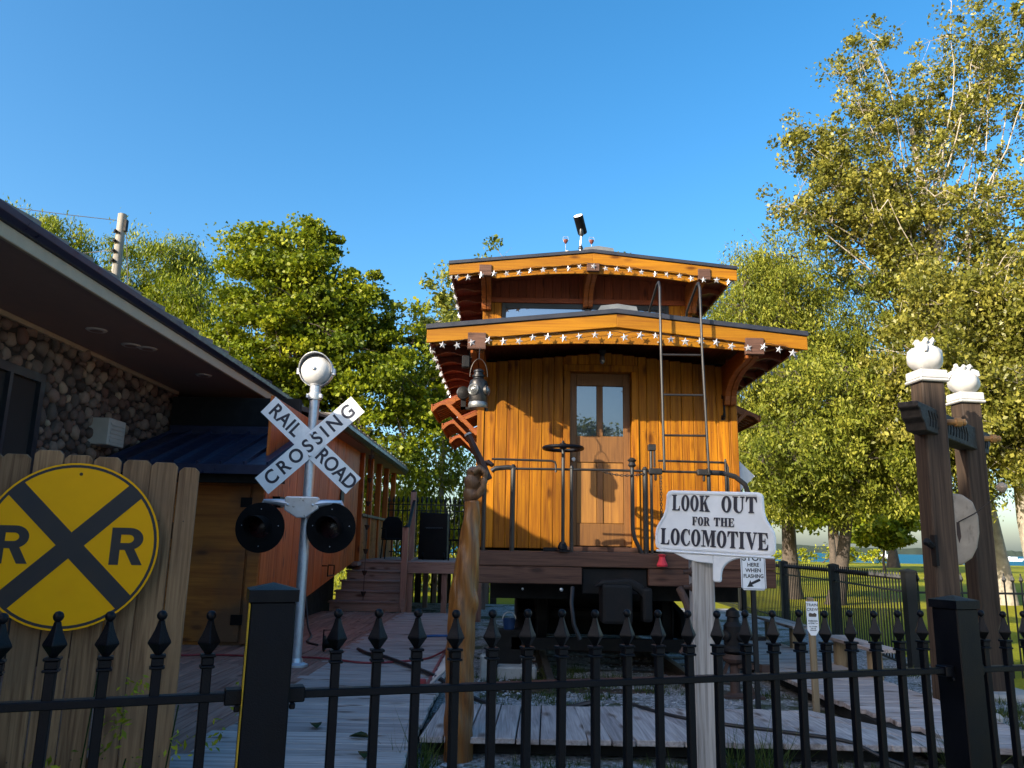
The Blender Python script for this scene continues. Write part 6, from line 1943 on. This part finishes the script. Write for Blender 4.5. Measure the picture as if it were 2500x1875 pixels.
# maple left of the caboose
tree('dense maple with yellow-green crown behind the annex', (-6.0, 23, .05),
     [((-7.75, 22.5, 9.5), (1.2, 1.3, 1.6)), ((-6.5, 22.5, 9.7), (1.2, 1.3, 1.6)), ((-7.1, 22.5, 9.0), (1.8, 1.6, 1.3)), ((-7.1, 22.5, 7.8), (2.3, 2.2, 1.7)), ((-8.6, 22.5, 6.0), (2.2, 2.2, 1.6)), ((-5.4, 22.5, 7.4), (2.3, 2.2, 1.9)), ((-4.5, 22.5, 8.4), (1.1, 1.2, 1.3)), ((-3.8, 22, 5.0), (2.0, 2.0, 2.0)), ((-6.8, 22, 4.4), (2.8, 2.2, 1.9)), ((-9.0, 22, 4.2), (1.6, 1.8, 1.3)), ((-2.6, 22.6, 6.8), (.9, 1.2, 1.2))],
     'maple_leaf', 'bark_dark', clumps=760, per=170, clump_r=.52, size=.105, aspect=.85, trunk_r=.3, flat=.42, seed=11, n_limb=16, shell=.55)
# willows far left behind the roof
tree('pale willow behind the utility pole', (-17, 36, .05), [((-17.3, 36, 13.6), (2.6, 3, 3.2)), ((-15.0, 35, 10.6), (2.4, 2.6, 3.4)), ((-19.3, 36, 11.2), (2.4, 3, 3.5)), ((-17.2, 35, 8.0), (4, 3, 3.4))],
     'maple_leaf', 'bark_dark', clumps=620, per=170, clump_r=.70, size=.165, aspect=.32, trunk_r=.4, flat=.9, droop=.7, seed=21)
tree('narrow willow top at the far left edge of the roof', (-22, 36, .05), [((-22.3, 36, 15.0), (1.5, 2, 2.3)), ((-25.0, 36, 15.6), (1.5, 2, 2.1)), ((-22.5, 36, 12.0), (3.3, 3, 3.5))],
     'maple_leaf', 'bark_dark', clumps=330, per=160, clump_r=.65, size=.165, aspect=.32, trunk_r=.35, flat=.9, droop=.8, seed=22)
# slim birches behind the caboose
tree('slim birch between the maple and the cupola', (-2.4, 27, .05), [((-2.7, 27, 8.6), (1.1, 1.3, 2.6)), ((-1.9, 27, 10.3), (.9, 1, 1.3)), ((-2.6, 27, 5.4), (1.6, 1.5, 2.0))],
     'birch_leaf', 'bark_pale', clumps=120, per=75, clump_r=.5, size=.16, aspect=.6, trunk_r=.13, seed=31, group='birches behind the caboose')
tree('birch top showing above the left of the cupola roof', (-.6, 29, .05), [((-.9, 29, 11.8), (.75, 1, 1.5)), ((.1, 29, 11.2), (.7, .9, 1.6)), ((-.3, 29, 9), (1.2, 1.2, 2))],
     'birch_leaf', 'bark_pale', clumps=90, per=70, clump_r=.45, size=.16, aspect=.6, trunk_r=.12, seed=32, group='birches behind the caboose')
tree('birch top showing above the right of the cupola roof', (4.6, 29, .05), [((4.3, 29, 12.0), (.7, 1, 1.1)), ((5.0, 29, 11.3), (.8, .9, 1.2)), ((4.6, 29, 9), (1.3, 1.2, 2.0))],
     'birch_leaf', 'bark_pale', clumps=80, per=70, clump_r=.45, size=.16, aspect=.6, trunk_r=.12, seed=33, group='birches behind the caboose')
# bright hedge-like willow beyond the raised deck
tree('bright yellow-green willow beyond the raised deck railing', (-1.0, 27, .05), [((-1.7, 26.5, 2.4), (1.7, 1.2, 2.6)), ((.3, 26.5, 2.6), (1.6, 1.2, 2.6)), ((-3.6, 27, 2.2), (1.6, 1.2, 2.2)), ((-5.8, 27.5, 2.2), (1.8, 1.2, 2.2))],
     'shrub_leaf', 'bark_dark', clumps=260, per=80, clump_r=.55, size=.18, aspect=.35, trunk_r=.15, flat=.9, droop=.8, seed=41, group='trees behind the raised deck')
# right: willow beside the caboose, big tree behind the gate, tall poplar
tree('broad bright willow right of the cupola', (9.2, 26, .05), [((7.7, 25.5, 9.3), (1.3, 1.6, 1.7)), ((8.6, 25.5, 10.9), (1.4, 1.6, 1.3)), ((9.0, 25.5, 9.3), (2.3, 2.2, 2.4)), ((11.0, 25.5, 9.0), (2.3, 2.2, 2.5)), ((7.4, 25, 6.2), (1.6, 2, 2.0)), ((10.4, 25, 6.6), (3.0, 2.2, 2.4)), ((8.2, 24.5, 4.2), (1.9, 1.8, 1.6))],
     'willow_leaf', 'bark_dark', clumps=800, per=210, clump_r=.52, size=.105, aspect=.36, trunk_r=.27, flat=.9, droop=.55, seed=51, n_limb=14, shell=.5)
tree('spreading park tree with dark trunk behind the LOOK OUT sign', (9.6, 23.5, .05), [((9.0, 22.5, 5.6), (2.2, 2.0, 1.9)), ((11.6, 22.5, 5.4), (2.3, 2.0, 1.9)), ((7.9, 22, 3.9), (1.4, 1.6, 1.5)), ((10.2, 22, 3.7), (1.7, 1.6, 1.2)), ((12.8, 22.5, 3.9), (1.5, 1.6, 1.3))],
     'willow_leaf', 'bark_dark', clumps=560, per=170, clump_r=.48, size=.105, aspect=.45, trunk_r=.23, flat=.8, droop=.35, seed=52, n_limb=14, shell=.45)
tree('tall airy poplar with pale branches at the right edge', (15.4, 25, .05),
     [((12.6, 24.5, 17.0), (1.7, 1.8, 3.2)), ((15.6, 25, 18.2), (1.9, 2, 3.6)), ((18.4, 25, 18.0), (2.2, 2, 3.9)), ((11.6, 24.5, 12.6), (1.8, 1.6, 1.6)), ((14.6, 25, 12.8), (2.3, 2.2, 2.6)), ((17.6, 25, 12.0), (2.3, 2.2, 3.0)), ((9.4, 24.5, 12.7), (1.3, .9, .55)), ((10.0, 24.5, 15.2), (.9, .9, .9)), ((10.5, 24.5, 14.0), (1.0, .9, .6))],
     'poplar_leaf', 'bark_pale', clumps=1250, per=60, clump_r=.36, size=.11, aspect=.72, trunk_r=.30, flat=.85, droop=.1, seed=53, n_limb=60, shell=.2, fork=.28, limb=.22, along=.8, along_r=.42)
tree('leafy tree filling the right side behind the timber gate', (14.8, 22, .05),
     [((12.4, 21, 7.4), (2.2, 1.8, 2.2)), ((14.8, 21, 8.2), (2.4, 1.8, 2.4)), ((13.2, 20.5, 5.0), (2.0, 1.6, 1.6)), ((15.6, 21, 5.2), (2.2, 1.8, 2.2)), ((11.2, 21, 5.6), (1.5, 1.5, 1.6))],
     'poplar_leaf', 'bark_pale', clumps=860, per=135, clump_r=.44, size=.11, aspect=.6, trunk_r=.45, flat=.85, droop=.2, seed=54, n_limb=26, shell=.40)
# park trees by the lake
for k, (X, Yb, h, r, lab) in enumerate(((31.5, 76, 13, .38, 'lakeside park tree nearest the picnic table'), (41.5, 86, 13, .55, 'lakeside park tree left of the timber gate'), (24.5, 60, 12, .3, 'park tree between the lake and the caboose'), (33.5, 71, 7, .12, 'young thin park tree with a slender trunk'))):
    tree(lab, (X, Yb, .05), [((X, Yb, h * .55), (h * .42, h * .35, h * .27)), ((X + h * .2, Yb, h * .78), (h * .3, h * .3, h * .22)), ((X - h * .25, Yb, h * .42), (h * .25, h * .25, h * .15))],
         'maple_leaf', 'bark_dark', clumps=150, per=60, clump_r=h * .085, size=.45, aspect=.7, trunk_r=r, flat=.6, seed=60 + k, group='park trees by the lake', twig=False)
tree('big rough trunk tree at the right edge of the picture', (16.3, 24, .05), [((17.4, 24, 6.4), (2.2, 2.0, 2.0)), ((18.8, 24, 8.6), (2.0, 2.0, 2.2))], 'poplar_leaf', 'bark_pale', clumps=160, per=70, clump_r=.55, size=.18, aspect=.6, trunk_r=.42, seed=71, n_limb=8)
tree('low yellow shrubs on the lake shore', (44, 112, .05), [((40, 112, 1.0), (4, 1, 1.2)), ((47, 112, 1.2), (3, 1, 1.5)), ((52, 112, .9), (2, 1, 1.1))], 'shrub_leaf', 'bark_dark', clumps=90, per=40, clump_r=.7, size=.35, aspect=.5, trunk_r=.1, seed=72, cat='shrub', name='shore_shrub', group='shrubs on the lake shore', n_limb=3, twig=False)
# trees behind the viewer, seen only as reflections in the door panes
for k, (X, Yb, h) in enumerate(((2.6, -13, 7.0), (7.5, -15, 7.2), (-1.8, -15, 6.6))):
    tree(('street tree behind the viewer, mirrored in the door panes', 'second street tree behind the viewer', 'third street tree behind the viewer', 'fourth street tree behind the viewer', 'fifth street tree behind the viewer', 'sixth street tree behind the viewer')[k],
         (X, Yb, .05), [((X, Yb, h * .56), (2.6, 1.5, h * .44))], 'maple_leaf', 'bark_dark', clumps=110, per=200, clump_r=.6, size=.14, aspect=.8, trunk_r=.2, seed=80 + k, group='street trees behind the viewer', twig=False, n_limb=4)

# ================================================================== GROUND COVER
def grass(name, label, spots, per, h, mat, seed, spread):
    g = np.random.default_rng(seed)
    C = np.asarray(spots)
    m = len(C) * per
    base = np.repeat(C, per, 0) + np.c_[g.normal(size=(m, 2)) * spread, np.zeros(m)]
    d = np.c_[g.normal(size=(m, 2)) * .45, np.ones(m)]
    d /= np.linalg.norm(d, axis=1)[:, None]
    side = np.c_[g.normal(size=(m, 2)), np.zeros(m)]; side /= np.linalg.norm(side, axis=1)[:, None]
    H = h * np.exp(g.normal(size=m) * .35)
    w = .0035 + .002 * g.random(m)
    a = base - side * w[:, None]; b = base + side * w[:, None]; c = base + d * H[:, None]
    V = np.stack([a, b, c], 1).reshape(-1, 3)
    me = bpy.data.meshes.new(name)
    me.vertices.add(3 * m); me.loops.add(3 * m); me.polygons.add(m)
    me.vertices.foreach_set('co', V.astype(np.float32).ravel())
    me.loops.foreach_set('vertex_index', np.arange(3 * m, dtype=np.int32))
    me.polygons.foreach_set('loop_start', np.arange(0, 3 * m, 3, dtype=np.int32))
    me.polygons.foreach_set('loop_total', np.full(m, 3, dtype=np.int32))
    at_ = me.attributes.new('tint', 'FLOAT', 'FACE'); at_.data.foreach_set('value', g.random(m).astype(np.float32))
    me.materials.append(MATS[mat]); me.update()
    o = put(name, me)
    return tag(o, label, 'grass', kind='stuff')
sp_ = []
for _ in range(900):
    x = random.uniform(-.6, 5.2); y = random.uniform(4.2, 9.8)
    if 5.42 < y < 6.6 and x < 3.4: continue
    if 2.75 < x < 3.75 and y > 5.4: continue
    v = math.sin(x * 1.7 + 1.0) + math.sin(y * 2.3 + x * .8) + random.uniform(-.8, .8)
    if v > .35 or (5.2 < y < 5.45 and random.random() < .3): sp_.append((x, y, GZ - .005))
grass('grass', 'patchy grass growing through the gravel', sp_, 60, .055, 'grass_blade', 5, .06)
tg2 = [(2.95 + random.gauss(0, .05), 5.35 + random.gauss(0, .05), GZ) for _ in range(12)] + [(1.55 + random.gauss(0, .12), 5.25 + random.gauss(0, .06), GZ) for _ in range(12)] + [(-.55 + random.gauss(0, .06), 5.2 + random.gauss(0, .05), GZ) for _ in range(6)]
grass('tall_grass', 'tall grass tufts at the edge of the front walkway', tg2, 14, .24, 'grass_blade', 6, .03)
wd = thing('weed', 'green weeds climbing the foot of the board fence', 'plant', (-1.95, 4.1, .2))
leaf_cloud('leaves', [(-.12 + .1 * i + random.gauss(0, .04) - .1, -.02 + random.gauss(0, .03), .25 + .09 * (i % 5) + random.gauss(0, .04)) for i in range(9)], [.09] * 9, 22, .035, .4, 'shrub_leaf', wd, 1.0, 0, 9)
part('stems', MB().tube([(-.1, 0, -.2), (-.12, 0, .2), (-.08, 0, .75)], .004, 5).tube([(.3, 0, -.2), (.28, 0, .1), (.33, 0, .55)], .004, 5).tube([(.0, 0, -.2), (.1, 0, .3)], .004, 5), 'grass_blade', wd, local=True)
for i, (x, y, rz) in enumerate(((-1.28, 5.62, 20), (-.93, 5.35, 80), (-.82, 4.9, 10), (.55, 4.95, 40), (1.9, 5.0, 10))):
    b = MB()
    pts = [(0, -.06), (.03, -.03), (.04, .01), (.02, .05), (0, .075), (-.02, .05), (-.04, .01), (-.03, -.03)]
    b.v = [(px, pz, .012 + abs(px) * .6) for px, pz in pts] + [(px, pz, .009 + abs(px) * .6) for px, pz in pts]
    b.f = [tuple(range(8)), tuple(reversed(range(8, 16)))] + [(k, k + 8, (k + 1) % 8 + 8, (k + 1) % 8) for k in range(8)]
    o = part('fallen_leaf', b, 'bark_dark' if i > 2 else 'grass_blade')
    o.location = (x, y, (DZ if x < 0 else GZ) + .004); o.rotation_euler = (0, 0, R(rz))
    tag(o, ('curled green leaf near the fence post on the boardwalk', 'dark leaf on the right side of the boardwalk', 'small leaf at the near right edge of the boardwalk', 'brown leaf on the gravel before the front walkway', 'brown leaf on the gravel right of the sign post')[i], 'leaf', 'fallen leaves')
# loose pebbles on the gravel
g = np.random.default_rng(3)
m = 7000
px = g.uniform(-.6, 5.3, m); py = g.uniform(4.3, 10.5, m)
ok = ~(((py > 5.42) & (py < 6.6) & (px < 3.3)) | ((px > 2.75) & (px < 3.75) & (py > 5.4)))
px, py = px[ok], py[ok]; m = len(px)
sz = .008 + .012 * g.random(m) ** 2
o8 = np.array([(1, 0, 0), (-1, 0, 0), (0, 1, 0), (0, -1, 0), (0, 0, .7), (0, 0, -.7)], float)
V = o8[None] * sz[:, None, None] * g.uniform(.7, 1.3, (m, 6, 1)) + np.stack([px, py, np.full(m, GZ + .006)], 1)[:, None, :]
F = np.array([(0, 2, 4), (2, 1, 4), (1, 3, 4), (3, 0, 4), (2, 0, 5), (1, 2, 5), (3, 1, 5), (0, 3, 5)])
b = MB(); b.v = [tuple(v) for v in V.reshape(-1, 3).tolist()]; b.f = [tuple(f) for f in (F[None] + (np.arange(m) * 6)[:, None, None]).reshape(-1, 3).tolist()]
tag(part('pebbles', b, 'pebble_stuff', smooth=80), 'loose pale pebbles scattered over the gravel', 'gravel', kind='stuff')
